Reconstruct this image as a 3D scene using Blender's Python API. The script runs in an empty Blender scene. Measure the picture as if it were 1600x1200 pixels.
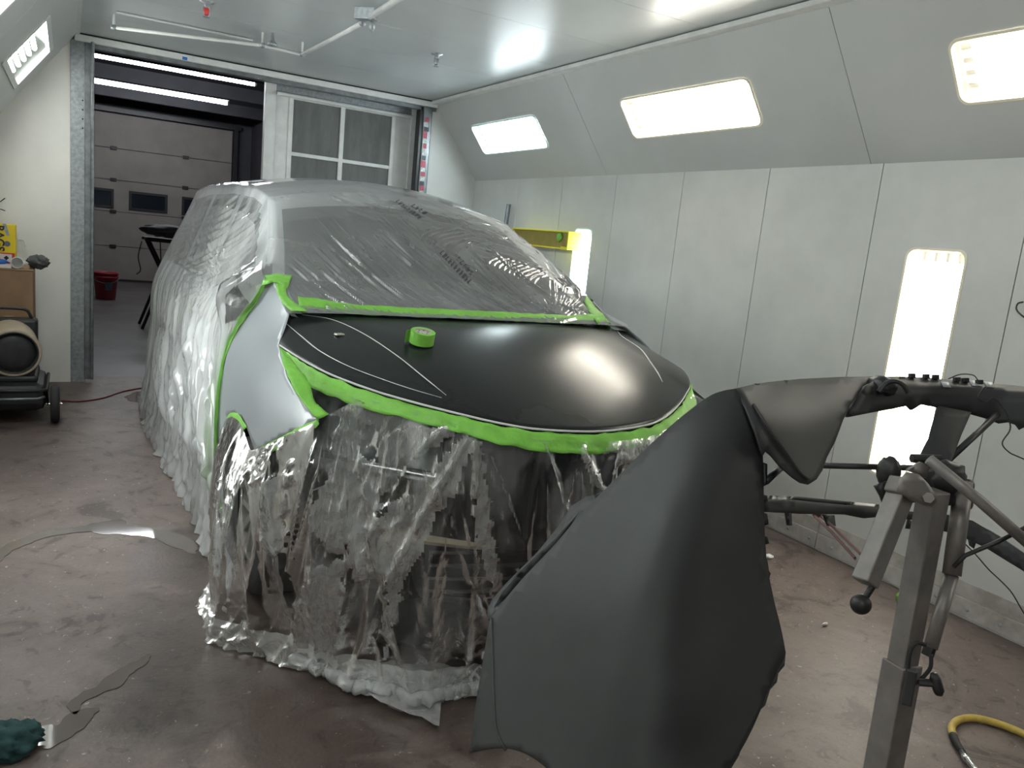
import bpy, math, random
import numpy as np
from mathutils import Vector, Matrix, geometry
from mathutils.bvhtree import BVHTree

random.seed(7)
rng = np.random.default_rng(7)
scene = bpy.context.scene
COL = scene.collection

# ------------------------------------------------------------------ camera
FPX, YAW, PITCH, ROLL = 1222.0, math.radians(30.17), math.radians(-10.17), math.radians(5.729)
CAM = np.array([0.0, 0.0, 1.6])
_f = np.array([math.sin(YAW) * math.cos(PITCH), math.cos(YAW) * math.cos(PITCH), math.sin(PITCH)])
_r = np.array([math.cos(YAW), -math.sin(YAW), 0.0])
_u = np.cross(_r, _f)
RM = np.array([math.cos(ROLL) * _r + math.sin(ROLL) * _u, -math.sin(ROLL) * _r + math.cos(ROLL) * _u, _f])
cd = bpy.data.cameras.new('camera')
cd.sensor_fit = 'HORIZONTAL'
cd.sensor_width = 36.0
cd.lens = FPX / 1600 * 36.0
cd.clip_start = 0.05
cam = bpy.data.objects.new('camera', cd)
COL.objects.link(cam)
cam.matrix_world = Matrix([[RM[0][i], RM[1][i], -RM[2][i], CAM[i]] for i in range(3)] + [[0, 0, 0, 1]])
scene.camera = cam

# ------------------------------------------------------------------ world, exposure
w = bpy.data.worlds.new('world')
scene.world = w
w.use_nodes = True
w.node_tree.nodes['Background'].inputs[0].default_value = (0.5, 0.55, 0.6, 1)
w.node_tree.nodes['Background'].inputs[1].default_value = 0.02
vs = scene.view_settings
vs.view_transform = 'Standard'
vs.look = 'None'
vs.gamma = 1.0
vs.use_curve_mapping = False
vs.exposure = 0.36
try:
    scene.cycles.transparent_max_bounces = 24
    scene.cycles.sample_clamp_indirect = 6.0
except Exception:
    pass
LAMP = 27.0          # tube radiance of the booth fixtures

# ------------------------------------------------------------------ geometry helpers
def ray(x, y):
    return RM.T @ np.array([(x - 800) / FPX, -(y - 600) / FPX, 1.0])
def at(x, y, ax, v):
    d = ray(x, y)
    return CAM + d * ((v - CAM[ax]) / d[ax])
def dep(x, y, z):
    return CAM + ray(x, y) * z
def pix(P):
    d = (np.atleast_2d(P) - CAM) @ RM.T
    return np.c_[800 + FPX * d[:, 0] / d[:, 2], 600 - FPX * d[:, 1] / d[:, 2]]
def resample(P, n):
    P = np.asarray(P, float)
    s = np.r_[0, np.cumsum(np.linalg.norm(np.diff(P, axis=0), axis=1))]
    t = np.linspace(0, s[-1], n)
    return np.stack([np.interp(t, s, P[:, k]) for k in range(P.shape[1])], 1)
def smooth(P, n):
    """Catmull-Rom through points, resampled to n"""
    P = np.asarray(P, float)
    Q = np.vstack([2 * P[0] - P[1], P, 2 * P[-1] - P[-2]])
    out = []
    for i in range(1, len(Q) - 2):
        for t in np.linspace(0, 1, 14, endpoint=False):
            a, b, c, d = Q[i - 1], Q[i], Q[i + 1], Q[i + 2]
            out.append(.5 * (2 * b + (c - a) * t + (2 * a - 5 * b + 4 * c - d) * t * t + (3 * b - a - 3 * c + d) * t ** 3))
    out.append(P[-1])
    return resample(out, n)
def inpoly(pts, poly):
    pts = np.atleast_2d(pts)
    x, y = pts[:, 0], pts[:, 1]
    r = np.zeros(len(pts), bool)
    n = len(poly)
    for i in range(n):
        x1, y1 = poly[i]
        x2, y2 = poly[(i + 1) % n]
        if y1 == y2:
            continue
        c = ((y1 > y) != (y2 > y)) & (x < (x2 - x1) * (y - y1) / (y2 - y1) + x1)
        r ^= c
    return r
def perlin(x, y, seed=0):
    x = np.asarray(x, float)
    y = np.asarray(y, float)
    g = np.random.default_rng(seed).random((64, 64)) * 2 * np.pi
    xi, yi = np.floor(x).astype(int), np.floor(y).astype(int)
    xf, yf = x - xi, y - yi
    fx, fy = xf ** 3 * (xf * (xf * 6 - 15) + 10), yf ** 3 * (yf * (yf * 6 - 15) + 10)
    def d(a, b):
        an = g[(xi + a) % 64, (yi + b) % 64]
        return np.cos(an) * (xf - a) + np.sin(an) * (yf - b)
    top = d(0, 0) * (1 - fx) + d(1, 0) * fx
    bot = d(0, 1) * (1 - fx) + d(1, 1) * fx
    return (top * (1 - fy) + bot * fy) * 1.4
def ridged(x, y, seed=0):
    return (1 - np.abs(perlin(x, y, seed))) ** 4

def root_of(o):
    while o.parent is not None:
        o = o.parent
    return o
def mk(name, V, F, mat, parent=None, smooth=False, label=None, cat=None, group=None, kind=None, local=False, thick=0, bevel=0, subsurf=0, off=-1.0):
    V = np.asarray(V, float)
    loc = np.zeros(3)
    if not local:
        if parent is not None:
            loc = np.array(root_of(parent).location)
        else:
            loc = np.array([(V[:, 0].min() + V[:, 0].max()) / 2, (V[:, 1].min() + V[:, 1].max()) / 2, V[:, 2].min()])
        V = V - loc
    me = bpy.data.meshes.new(name)
    me.from_pydata([tuple(p) for p in V.tolist()], [], [tuple(int(i) for i in f) for f in F])
    me.update()
    if smooth:
        me.polygons.foreach_set('use_smooth', [True] * len(me.polygons))
    if mat is not None:
        me.materials.append(mat)
    o = bpy.data.objects.new(name, me)
    COL.objects.link(o)
    if parent is not None:
        o.parent = parent
    elif not local:
        o.location = loc
    if bevel:
        m = o.modifiers.new('bevel', 'BEVEL')
        m.width = bevel
        m.segments = 2
        m.limit_method = 'ANGLE'
        m.angle_limit = 0.6
    if thick:
        m = o.modifiers.new('solid', 'SOLIDIFY')
        m.thickness = thick
        m.offset = off
    if subsurf:
        m = o.modifiers.new('sub', 'SUBSURF')
        m.levels = m.render_levels = subsurf
    tag(o, label, cat, group, kind)
    return o
def tag(o, label=None, cat=None, group=None, kind=None):
    if label: o['label'] = label
    if cat: o['category'] = cat
    if group: o['group'] = group
    if kind: o['kind'] = kind
    return o
def thing(name, label, cat, loc, group=None, rot=None):
    o = bpy.data.objects.new(name, None)
    o.empty_display_size = .1
    COL.objects.link(o)
    o.location = loc
    if rot is not None:
        o.rotation_euler = rot
    return tag(o, label, cat, group)
class MB:
    """collects shapes into one mesh"""
    def __init__(s):
        s.V, s.F, s.n = [], [], 0
    def add(s, V, F):
        V = np.asarray(V, float)
        s.V.append(V)
        s.F += [tuple(int(i) + s.n for i in f) for f in F]
        s.n += len(V)
        return s
    def box(s, lo, hi):
        x0, y0, z0 = lo
        x1, y1, z1 = hi
        return s.add([(x0, y0, z0), (x1, y0, z0), (x1, y1, z0), (x0, y1, z0), (x0, y0, z1), (x1, y0, z1), (x1, y1, z1), (x0, y1, z1)],
                     [(0, 3, 2, 1), (4, 5, 6, 7), (0, 1, 5, 4), (1, 2, 6, 5), (2, 3, 7, 6), (3, 0, 4, 7)])
    def obox(s, c, ax, ay, az):
        c, ax, ay, az = map(lambda q: np.asarray(q, float), (c, ax, ay, az))
        P = [c + i * ax + j * ay + k * az for k in (-1, 1) for (i, j) in ((-1, -1), (1, -1), (1, 1), (-1, 1))]
        return s.add(P, [(0, 3, 2, 1), (4, 5, 6, 7), (0, 1, 5, 4), (1, 2, 6, 5), (2, 3, 7, 6), (3, 0, 4, 7)])
    def bar(s, a, b, wx, wy, up=(0, 0, 1), side=None):
        a, b = np.asarray(a, float), np.asarray(b, float)
        t = (b - a) / np.linalg.norm(b - a)
        if side is None:
            side = np.cross(t, up)
            if np.linalg.norm(side) < 1e-4:
                side = np.array([1., 0, 0])
        side = np.asarray(side, float)
        side = side - t * (side @ t)
        side /= np.linalg.norm(side)
        n = np.cross(side, t)
        return s.obox((a + b) / 2, side * wx / 2, n * wy / 2, (b - a) / 2)
    def tube(s, P, r, n=10, caps=True):
        P = np.asarray(P, float)
        m = len(P)
        r = np.broadcast_to(np.asarray(r, float), (m,))
        T = np.gradient(P, axis=0)
        T /= np.linalg.norm(T, axis=1)[:, None] + 1e-12
        ref = np.array([0, 0, 1.]) if abs(T[0][2]) < .9 else np.array([1., 0, 0])
        u = np.cross(T[0], ref)
        u /= np.linalg.norm(u)
        V = []
        for i in range(m):
            u = u - T[i] * (u @ T[i])
            u /= np.linalg.norm(u) + 1e-12
            v = np.cross(T[i], u)
            for k in range(n):
                a = 2 * math.pi * k / n
                V.append(P[i] + r[i] * (math.cos(a) * u + math.sin(a) * v))
        F = []
        for i in range(m - 1):
            for k in range(n):
                F.append((i * n + k, i * n + (k + 1) % n, (i + 1) * n + (k + 1) % n, (i + 1) * n + k))
        if caps:
            F.append(tuple(range(n - 1, -1, -1)))
            F.append(tuple((m - 1) * n + k for k in range(n)))
        return s.add(V, F)
    def lathe(s, prof, c, axis, n=24):
        """prof: list of (r, h) along axis from point c"""
        c = np.asarray(c, float)
        a = np.asarray(axis, float)
        a /= np.linalg.norm(a)
        ref = np.array([0, 0, 1.]) if abs(a[2]) < .9 else np.array([1., 0, 0])
        u = np.cross(ref, a)
        u /= np.linalg.norm(u)
        v = np.cross(a, u)
        V, F = [], []
        for (r, h) in prof:
            for k in range(n):
                t = 2 * math.pi * k / n
                V.append(c + a * h + r * (math.cos(t) * u + math.sin(t) * v))
        for i in range(len(prof) - 1):
            for k in range(n):
                F.append((i * n + k, i * n + (k + 1) % n, (i + 1) * n + (k + 1) % n, (i + 1) * n + k))
        return s.add(V, F)
    def mk(s, name, mat, parent=None, **kw):
        return mk(name, np.vstack(s.V), s.F, mat, parent, **kw)
def grid_faces(nr, nc, mask=None):
    F = []
    for i in range(nr - 1):
        for j in range(nc - 1):
            if mask is None or mask[i, j]:
                F.append((i * nc + j, i * nc + j + 1, (i + 1) * nc + j + 1, (i + 1) * nc + j))
    return F
def compact(V, F):
    used = sorted({i for f in F for i in f})
    ix = {k: n for n, k in enumerate(used)}
    return np.asarray(V)[used], [tuple(ix[i] for i in f) for f in F]
def cdt(outline, holes=(), step=None):
    """triangulate a 2d polygon with holes; returns pts, tris"""
    pts, edges = [], []
    for lp in [outline] + list(holes):
        b = len(pts)
        pts += [Vector((float(p[0]), float(p[1]))) for p in lp]
        edges += [(b + i, b + (i + 1) % len(lp)) for i in range(len(lp))]
    if step:
        o = np.asarray(outline, float)
        gx = np.arange(o[:, 0].min() + step / 2, o[:, 0].max(), step)
        gy = np.arange(o[:, 1].min() + step / 2, o[:, 1].max(), step)
        G = np.array([(x + (j % 2) * step * .5, y) for j, y in enumerate(gy) for x in gx])
        keep = inpoly(G, outline)
        bd = np.array([p for p in pts])
        for g in G[keep]:
            if np.min(np.hypot(bd[:, 0] - g[0], bd[:, 1] - g[1])) > step * .45:
                pts.append(Vector((g[0], g[1])))
    r = geometry.delaunay_2d_cdt(pts, edges, [], 0, 1e-7)
    P = np.array([(p.x, p.y) for p in r[0]])
    T = [tuple(f) for f in r[2]]
    cen = np.array([P[list(t)].mean(0) for t in T])
    ok = inpoly(cen, outline)
    for h in holes:
        ok &= ~inpoly(cen, h)
    return P, [t for t, k in zip(T, ok) if k]
def rrect(x0, y0, x1, y1, r, n=5):
    out = []
    for cx, cy, a0 in ((x1 - r, y1 - r, 0), (x0 + r, y1 - r, 90), (x0 + r, y0 + r, 180), (x1 - r, y0 + r, 270)):
        for k in range(n + 1):
            a = math.radians(a0 + 90 * k / n)
            out.append((cx + r * math.cos(a), cy + r * math.sin(a)))
    return out
def plate(name, outline, holes, o, ux, uy, thick, mat, parent=None, **kw):
    """flat slab: 2d outline on the plane o + a*ux + b*uy, thickness away from ux x uy"""
    o, ux, uy = (np.asarray(q, float) for q in (o, ux, uy))
    n = np.cross(ux, uy)
    n /= np.linalg.norm(n)
    P, T = cdt(outline, holes)
    A = o + P[:, :1] * ux + P[:, 1:] * uy
    V = np.vstack([A, A - n * thick])
    N = len(P)
    F = []
    for t in T:
        p, q, r = (P[i] for i in t)
        if (q[0] - p[0]) * (r[1] - p[1]) - (q[1] - p[1]) * (r[0] - p[0]) < 0:
            t = t[::-1]
        F += [t, tuple(i + N for i in t[::-1])]
    cnt = {}
    for t in F[::2]:
        for i in range(3):
            cnt[(t[i], t[(i + 1) % 3])] = 1
    for (a, b) in cnt:
        if (b, a) not in cnt:
            F.append((b, a, a + N, b + N))
    return mk(name, V, F, mat, parent, **kw)
def bvh(V, F):
    return BVHTree.FromPolygons([Vector(p) for p in np.asarray(V).tolist()], [tuple(f) for f in F])
def hit(tree, x, y, off=0.0):
    d = Vector(ray(x, y)).normalized()
    p, n, i, t = tree.ray_cast(Vector(CAM), d)
    if p is None:
        return None
    if n.dot(d) > 0:
        n = -n
    return np.array(p + n * off)
def hits(tree, pts, off=0.0, n=None):
    if n:
        pts = smooth(pts, n)
    out = [hit(tree, x, y, off) for x, y in pts]
    return np.array([p for p in out if p is not None])
def ribbon(name, A, B, n, mat, parent, rows=4, wob=.002, seed=0, thick=.0012, **kw):
    A, B = resample(A, n), resample(B, n)
    t = np.linspace(0, 1, rows)[:, None, None]
    P = A[None] * (1 - t) + B[None] * t
    T = np.gradient(P, axis=1)
    S = (B - A)[None] + 0 * P
    N = np.cross(T, S)
    N /= np.linalg.norm(N, axis=2)[..., None] + 1e-9
    L = np.linalg.norm(np.diff(A, axis=0), axis=1).sum()
    u = np.linspace(0, L * 22, n)[None, :] + 0 * t[:, :, 0]
    v = t[:, :, 0] * 1.5 + 0 * u
    P = P + N * (perlin(u, v + 3.3, seed)[..., None] * wob * 2)
    P = P + S / (np.linalg.norm(S, axis=2)[..., None] + 1e-9) * (perlin(u * .8, v * .1, seed + 1)[..., None] * wob * 2)
    return mk(name, P.reshape(-1, 3), grid_faces(rows, n), mat, parent, smooth=True, thick=thick, off=0, **kw)
def blob(name, c, r, mat, parent=None, seed=0, amp=.3, freq=3.0, n=2, flat=False, **kw):
    import bmesh
    bm = bmesh.new()
    bmesh.ops.create_icosphere(bm, subdivisions=n + 1, radius=1.0)
    V = np.array([v.co[:] for v in bm.verts])
    F = [tuple(v.index for v in f.verts) for f in bm.faces]
    bm.free()
    h = perlin(V[:, 0] * freq + V[:, 2] * 1.7, V[:, 1] * freq + V[:, 2] * 2.3, seed) + .6 * perlin(V[:, 0] * freq * 2.2, V[:, 1] * freq * 2 + V[:, 2] * 4, seed + 5)
    h = .9 - 2.2 * np.abs(perlin(V[:, 0] * freq * .7 + V[:, 2] * 1.3, V[:, 1] * freq * .7 - V[:, 2] * 1.1, seed)) - .9 * np.abs(perlin(V[:, 0] * freq * 1.6 - V[:, 2], V[:, 1] * freq * 1.6 + V[:, 2] * 2, seed + 5))
    V = V * (1 + amp * h)[:, None] * np.asarray(r) + np.asarray(c)
    if flat:
        zb = c[2] - r[2] * .55
        V[:, 2] = np.maximum(V[:, 2], zb)
    return mk(name, V, F, mat, parent, smooth=not flat, **kw)

# ------------------------------------------------------------------ materials
def pmat(name, col, rough=.5, metal=0.0, var=0.0, vscale=6.0, bump=0.0, bscale=80.0, coat=0.0, spec=.5, col2=None, stretch=None, rvar=0.0):
    m = bpy.data.materials.new(name)
    m.use_nodes = True
    nt = m.node_tree
    b = nt.nodes['Principled BSDF']
    b.inputs['Base Color'].default_value = (*col, 1)
    b.inputs['Roughness'].default_value = rough
    b.inputs['Metallic'].default_value = metal
    b.inputs['Specular IOR Level'].default_value = spec
    b.inputs['Coat Weight'].default_value = coat
    b.inputs['Coat Roughness'].default_value = .08
    tc = nt.nodes.new('ShaderNodeTexCoord')
    mp = nt.nodes.new('ShaderNodeMapping')
    nt.links.new(tc.outputs['Object'], mp.inputs[0])
    if stretch:
        mp.inputs['Scale'].default_value = stretch
    if var or col2:
        nz = nt.nodes.new('ShaderNodeTexNoise')
        nz.inputs['Scale'].default_value = vscale
        nz.inputs['Detail'].default_value = 6
        nz.inputs['Roughness'].default_value = .6
        nt.links.new(mp.outputs[0], nz.inputs['Vector'])
        cr = nt.nodes.new('ShaderNodeValToRGB')
        c2 = col2 or tuple(max(0, c * (1 - var)) for c in col)
        c1 = col if col2 else tuple(min(1, c * (1 + var * .5)) for c in col)
        cr.color_ramp.elements[0].position = .35
        cr.color_ramp.elements[0].color = (*c2, 1)
        cr.color_ramp.elements[1].position = .65
        cr.color_ramp.elements[1].color = (*c1, 1)
        nt.links.new(nz.outputs[0], cr.inputs[0])
        nt.links.new(cr.outputs[0], b.inputs['Base Color'])
        if rvar:
            mr = nt.nodes.new('ShaderNodeMapRange')
            mr.inputs['To Min'].default_value = max(.02, rough - rvar)
            mr.inputs['To Max'].default_value = min(1, rough + rvar)
            nt.links.new(nz.outputs[0], mr.inputs[0])
            nt.links.new(mr.outputs[0], b.inputs['Roughness'])
    if bump:
        n2 = nt.nodes.new('ShaderNodeTexNoise')
        n2.inputs['Scale'].default_value = bscale
        n2.inputs['Detail'].default_value = 4
        nt.links.new(mp.outputs[0], n2.inputs['Vector'])
        bp = nt.nodes.new('ShaderNodeBump')
        bp.inputs['Strength'].default_value = bump
        bp.inputs['Distance'].default_value = .01
        nt.links.new(n2.outputs[0], bp.inputs['Height'])
        nt.links.new(bp.outputs[0], b.inputs['Normal'])
    return m
def emat(name, col, s):
    m = bpy.data.materials.new(name)
    m.use_nodes = True
    nt = m.node_tree
    nt.nodes.remove(nt.nodes['Principled BSDF'])
    e = nt.nodes.new('ShaderNodeEmission')
    e.inputs[0].default_value = (*col, 1)
    e.inputs[1].default_value = s
    nt.links.new(e.outputs[0], nt.nodes['Material Output'].inputs[0])
    return m
def filmmat(name, haze, hazevar, crinkle, cscale, stretch=(1, 1, 1), rough=.13, tint=(.90, .92, .93), gloss=1.55, patchy=False, gcol=1.0):
    """thin clear plastic: mostly transparent, milky haze, sharp reflections on the wrinkles"""
    m = bpy.data.materials.new(name)
    m.use_nodes = True
    nt = m.node_tree
    nt.nodes.remove(nt.nodes['Principled BSDF'])
    N = nt.nodes.new
    Lk = nt.links.new
    tc = N('ShaderNodeTexCoord')
    mp = N('ShaderNodeMapping')
    mp.inputs['Scale'].default_value = stretch
    Lk(tc.outputs['Object'], mp.inputs[0])
    nz = N('ShaderNodeTexNoise')
    nz.inputs['Scale'].default_value = cscale
    nz.inputs['Detail'].default_value = 5
    nz.inputs['Roughness'].default_value = .65
    nz.inputs['Distortion'].default_value = 1.2
    Lk(mp.outputs[0], nz.inputs['Vector'])
    vo = N('ShaderNodeTexVoronoi')
    vo.inputs['Scale'].default_value = cscale * 1.3
    Lk(mp.outputs[0], vo.inputs['Vector'])
    ad = N('ShaderNodeMath')
    ad.operation = 'ADD'
    Lk(nz.outputs[0], ad.inputs[0])
    Lk(vo.outputs['Distance'], ad.inputs[1])
    bp = N('ShaderNodeBump')
    bp.inputs['Strength'].default_value = crinkle
    bp.inputs['Distance'].default_value = .012
    Lk(ad.outputs[0], bp.inputs['Height'])
    tr = N('ShaderNodeBsdfTransparent')
    tr.inputs[0].default_value = (.96, .97, .97, 1)
    df = N('ShaderNodeBsdfDiffuse')
    df.inputs[0].default_value = (*tint, 1)
    tl = N('ShaderNodeBsdfTranslucent')
    tl.inputs[0].default_value = (*tint, 1)
    mx0 = N('ShaderNodeMixShader')
    mx0.inputs[0].default_value = .35
    Lk(df.outputs[0], mx0.inputs[1])
    Lk(tl.outputs[0], mx0.inputs[2])
    gl = N('ShaderNodeBsdfGlossy')
    gl.inputs['Roughness'].default_value = rough
    gl.inputs[0].default_value = (gcol, gcol, gcol, 1)
    fr = N('ShaderNodeFresnel')
    fr.inputs[0].default_value = gloss
    for s in (df, tl, gl, fr):
        Lk(bp.outputs[0], s.inputs['Normal'])
    n3 = N('ShaderNodeTexNoise')
    n3.inputs['Scale'].default_value = 3.5
    n3.inputs['Detail'].default_value = 5
    Lk(mp.outputs[0], n3.inputs['Vector'])
    mr = N('ShaderNodeMapRange')
    mr.inputs['From Min'].default_value = .50 if patchy else .35
    mr.inputs['From Max'].default_value = .60 if patchy else .68
    if patchy:
        n3.inputs['Scale'].default_value = 5.0
        n3.inputs['Distortion'].default_value = .8
        ms = N('ShaderNodeMapRange')
        ms.inputs['From Min'].default_value = .48
        ms.inputs['From Max'].default_value = .60
        ms.inputs['To Min'].default_value = crinkle * .12
        ms.inputs['To Max'].default_value = crinkle
        Lk(n3.outputs[0], ms.inputs[0])
        Lk(ms.outputs[0], bp.inputs['Strength'])
    mr.inputs['To Min'].default_value = max(0, haze - hazevar)
    mr.inputs['To Max'].default_value = haze + hazevar
    Lk(n3.outputs[0], mr.inputs[0])
    mx1 = N('ShaderNodeMixShader')
    Lk(mr.outputs[0], mx1.inputs[0])
    Lk(tr.outputs[0], mx1.inputs[1])
    Lk(mx0.outputs[0], mx1.inputs[2])
    mx2 = N('ShaderNodeMixShader')
    Lk(fr.outputs[0], mx2.inputs[0])
    Lk(mx1.outputs[0], mx2.inputs[1])
    Lk(gl.outputs[0], mx2.inputs[2])
    Lk(mx2.outputs[0], nt.nodes['Material Output'].inputs[0])
    return m
def panemat(name, fac=.06, rough=.05):
    m = bpy.data.materials.new(name)
    m.use_nodes = True
    nt = m.node_tree
    nt.nodes.remove(nt.nodes['Principled BSDF'])
    tr = nt.nodes.new('ShaderNodeBsdfTransparent')
    gl = nt.nodes.new('ShaderNodeBsdfGlossy')
    gl.inputs['Roughness'].default_value = rough
    mx = nt.nodes.new('ShaderNodeMixShader')
    mx.inputs[0].default_value = fac
    nt.links.new(tr.outputs[0], mx.inputs[1])
    nt.links.new(gl.outputs[0], mx.inputs[2])
    nt.links.new(mx.outputs[0], nt.nodes['Material Output'].inputs[0])
    return m
def floormat():
    m = pmat('concrete_floor', (.20, .165, .145), .55, var=.0, bump=.12, bscale=60)
    nt = m.node_tree
    b = nt.nodes['Principled BSDF']
    N = nt.nodes.new
    Lk = nt.links.new
    tc = N('ShaderNodeTexCoord')
    def noise(s, d=6, r=.6, dist=0):
        n = N('ShaderNodeTexNoise')
        n.inputs['Scale'].default_value = s
        n.inputs['Detail'].default_value = d
        n.inputs['Roughness'].default_value = r
        n.inputs['Distortion'].default_value = dist
        Lk(tc.outputs['Object'], n.inputs['Vector'])
        return n
    def ramp(src, stops):
        c = N('ShaderNodeValToRGB')
        while len(c.color_ramp.elements) < len(stops):
            c.color_ramp.elements.new(.5)
        for e, (p, col) in zip(c.color_ramp.elements, stops):
            e.position = p
            e.color = (*col, 1)
        Lk(src, c.inputs[0])
        return c
    def mul(a, bb, f=1.0):
        x = N('ShaderNodeMix')
        x.data_type = 'RGBA'
        x.blend_type = 'MULTIPLY'
        x.inputs[0].default_value = f
        Lk(a, x.inputs[6])
        Lk(bb, x.inputs[7])
        return x.outputs[2]
    base = ramp(noise(1.3, 8, .65, .6).outputs[0], [(.3, (.108, .083, .074)), (.52, (.157, .122, .109)), (.75, (.205, .167, .150))])
    stain = ramp(noise(2.6, 7, .62, 1.4).outputs[0], [(.38, (.46, .44, .43)), (.43, (.80, .79, .78)), (.6, (1, 1, 1))])
    spots = ramp(noise(11.0, 5, .6, 1.2).outputs[0], [(.34, (.52, .5, .49)), (.41, (.95, .95, .95)), (.7, (1, 1, 1))])
    grit = ramp(noise(95.0, 3, .7).outputs[0], [(.3, (.78, .77, .76)), (.5, (1, 1, 1)), (.72, (1.0, 1.0, 1.0))])
    c = mul(base.outputs[0], stain.outputs[0])
    c = mul(c, spots.outputs[0], .8)
    c = mul(c, grit.outputs[0], .9)
    # splashes of old white paint
    fl = ramp(noise(30.0, 3, .7, .4).outputs[0], [(.655, (0, 0, 0)), (.70, (.85, .85, .85)), (1, (1, 1, 1))])
    mx = N('ShaderNodeMix')
    mx.data_type = 'RGBA'
    Lk(fl.outputs[0], mx.inputs[0])
    Lk(c, mx.inputs[6])
    mx.inputs[7].default_value = (.36, .31, .28, 1)
    # damp area around the front of the car: real stain with its own shape
    sp = N('ShaderNodeSeparateXYZ')
    Lk(tc.outputs['Object'], sp.inputs[0])
    n5 = noise(2.2, 6, .6, .5)
    dist = None
    for (cx, cy, rx, ry) in ((.72, 2.75, .62, .95), (1.25, 2.45, .9, .55), (.55, 3.7, .28, .55)):
        vm = N('ShaderNodeVectorMath')
        vm.operation = 'SUBTRACT'
        Lk(tc.outputs['Object'], vm.inputs[0])
        vm.inputs[1].default_value = (cx - FLOOR_C[0], cy - FLOOR_C[1], 0)
        vd = N('ShaderNodeVectorMath')
        vd.operation = 'MULTIPLY'
        Lk(vm.outputs[0], vd.inputs[0])
        vd.inputs[1].default_value = (1 / rx, 1 / ry, 0)
        ln = N('ShaderNodeVectorMath')
        ln.operation = 'LENGTH'
        Lk(vd.outputs[0], ln.inputs[0])
        if dist is None:
            dist = ln.outputs['Value']
        else:
            mn = N('ShaderNodeMath')
            mn.operation = 'MINIMUM'
            Lk(dist, mn.inputs[0])
            Lk(ln.outputs['Value'], mn.inputs[1])
            dist = mn.outputs[0]
    a = N('ShaderNodeMath')
    a.operation = 'MULTIPLY_ADD'
    Lk(n5.outputs[0], a.inputs[0])
    a.inputs[1].default_value = 1.6
    Lk(dist, a.inputs[2])
    damp = N('ShaderNodeMapRange')
    damp.inputs['From Min'].default_value = 1.62
    damp.inputs['From Max'].default_value = 1.82
    damp.inputs['To Min'].default_value = 1
    damp.inputs['To Max'].default_value = 0
    Lk(a.outputs[0], damp.inputs[0])
    m2 = N('ShaderNodeMix')
    m2.data_type = 'RGBA'
    m2.blend_type = 'MULTIPLY'
    Lk(damp.outputs[0], m2.inputs[0])
    Lk(mx.outputs[2], m2.inputs[6])
    m2.inputs[7].default_value = (.5, .47, .46, 1)
    Lk(m2.outputs[2], b.inputs['Base Color'])
    rr = N('ShaderNodeMapRange')
    Lk(damp.outputs[0], rr.inputs[0])
    rr.inputs['To Min'].default_value = .52
    rr.inputs['To Max'].default_value = .3
    Lk(rr.outputs[0], b.inputs['Roughness'])
    return m
FLOOR_C = (1.6, 3.3)
M = {}
M['wall'] = pmat('white_booth_panel', (.62, .63, .61), .38, var=.10, vscale=1.6, bump=.02, bscale=30)
M['wall_cream'] = pmat('cream_booth_panel', (.85, .835, .79), .5, var=.08, vscale=1.3)
M['ceil'] = pmat('painted_ceiling_panel', (.52, .55, .56), .3, var=.08, vscale=1.2)
M['slope'] = pmat('painted_slope_panel', (.54, .55, .545), .4, var=.06, vscale=1.2)
M['trimw'] = pmat('white_trim', (.72, .73, .72), .4, var=.1, vscale=8)
M['galv'] = pmat('galvanised_steel', (.36, .39, .41), .42, .55, var=.25, vscale=38)
M['galvdark'] = pmat('dull_steel', (.22, .235, .25), .4, .6, var=.3, vscale=14)
M['housing'] = pmat('lamp_housing', (.85, .86, .84), .3)
M['frame_w'] = pmat('lamp_frame', (.7, .71, .69), .35)
M['tube_cool'] = emat('tube_cool', (.86, .96, 1.0), LAMP)
M['tube_warm'] = emat('tube_warm', (1.0, .965, .89), LAMP)
M['tube_old'] = emat('tube_old', (.97, 1.0, .95), LAMP * .7)
M['tube_left'] = emat('tube_left', (.98, 1.0, .98), LAMP * 1.05)
M['tube_near'] = emat('tube_near', (1.0, .965, .89), LAMP * .6)
M['tube_fill_faint'] = emat('tube_fill_faint', (1.0, .98, .94), LAMP * .12)
M['tube_fill'] = emat('tube_fill', (1.0, .98, .94), LAMP * .65)
M['pane'] = panemat('lamp_pane')
M['rubber'] = pmat('black_rubber', (.016, .016, .017), .7)
M['blackmetal'] = pmat('black_metal', (.018, .019, .021), .4, .2)
M['film_cab'] = filmmat('cover_film', .28, .04, .03, 26, (1, 1, 1), rough=.075)
M['film_side'] = filmmat('side_film', .48, .12, .10, 20, (1, 1, .3), rough=.10)
M['film_skirt'] = filmmat('skirt_film', .075, .06, .5, 24, (1, 1, .55), rough=.2, patchy=True, gloss=1.45, gcol=.8)
M['film_crumple'] = filmmat('crumpled_film', .32, .13, .7, 34, (1, 1, .5), rough=.24, gloss=1.5, gcol=.9)
M['film_clear'] = filmmat('clear_film', .07, .05, .25, 22, rough=.1)
M['film_hem'] = filmmat('hem_film', .36, .16, .4, 26, rough=.3, gloss=1.45)
M['tape'] = pmat('green_masking_tape', (.175, .46, .055), .6, var=.15, vscale=14, bump=.35, bscale=45)
M['silver'] = pmat('silver_paint', (.29, .315, .34), .42, .15, coat=.15)
M['bodysilver'] = pmat('silver_body_paint', (.84, .86, .87), .4, .2, coat=.3)
M['primer'] = pmat('black_guide_coat', (.015, .017, .0175), .26, spec=.2, var=.2, vscale=3)
M['bumper'] = pmat('satin_black_plastic', (.027, .028, .029), .55, spec=.32, var=.2, vscale=5, bump=.015, bscale=300)
M['blackplastic'] = pmat('black_plastic', (.011, .012, .014), .5)
M['glassdark'] = pmat('tinted_glass', (.03, .04, .04), .08, coat=.5)
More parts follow.
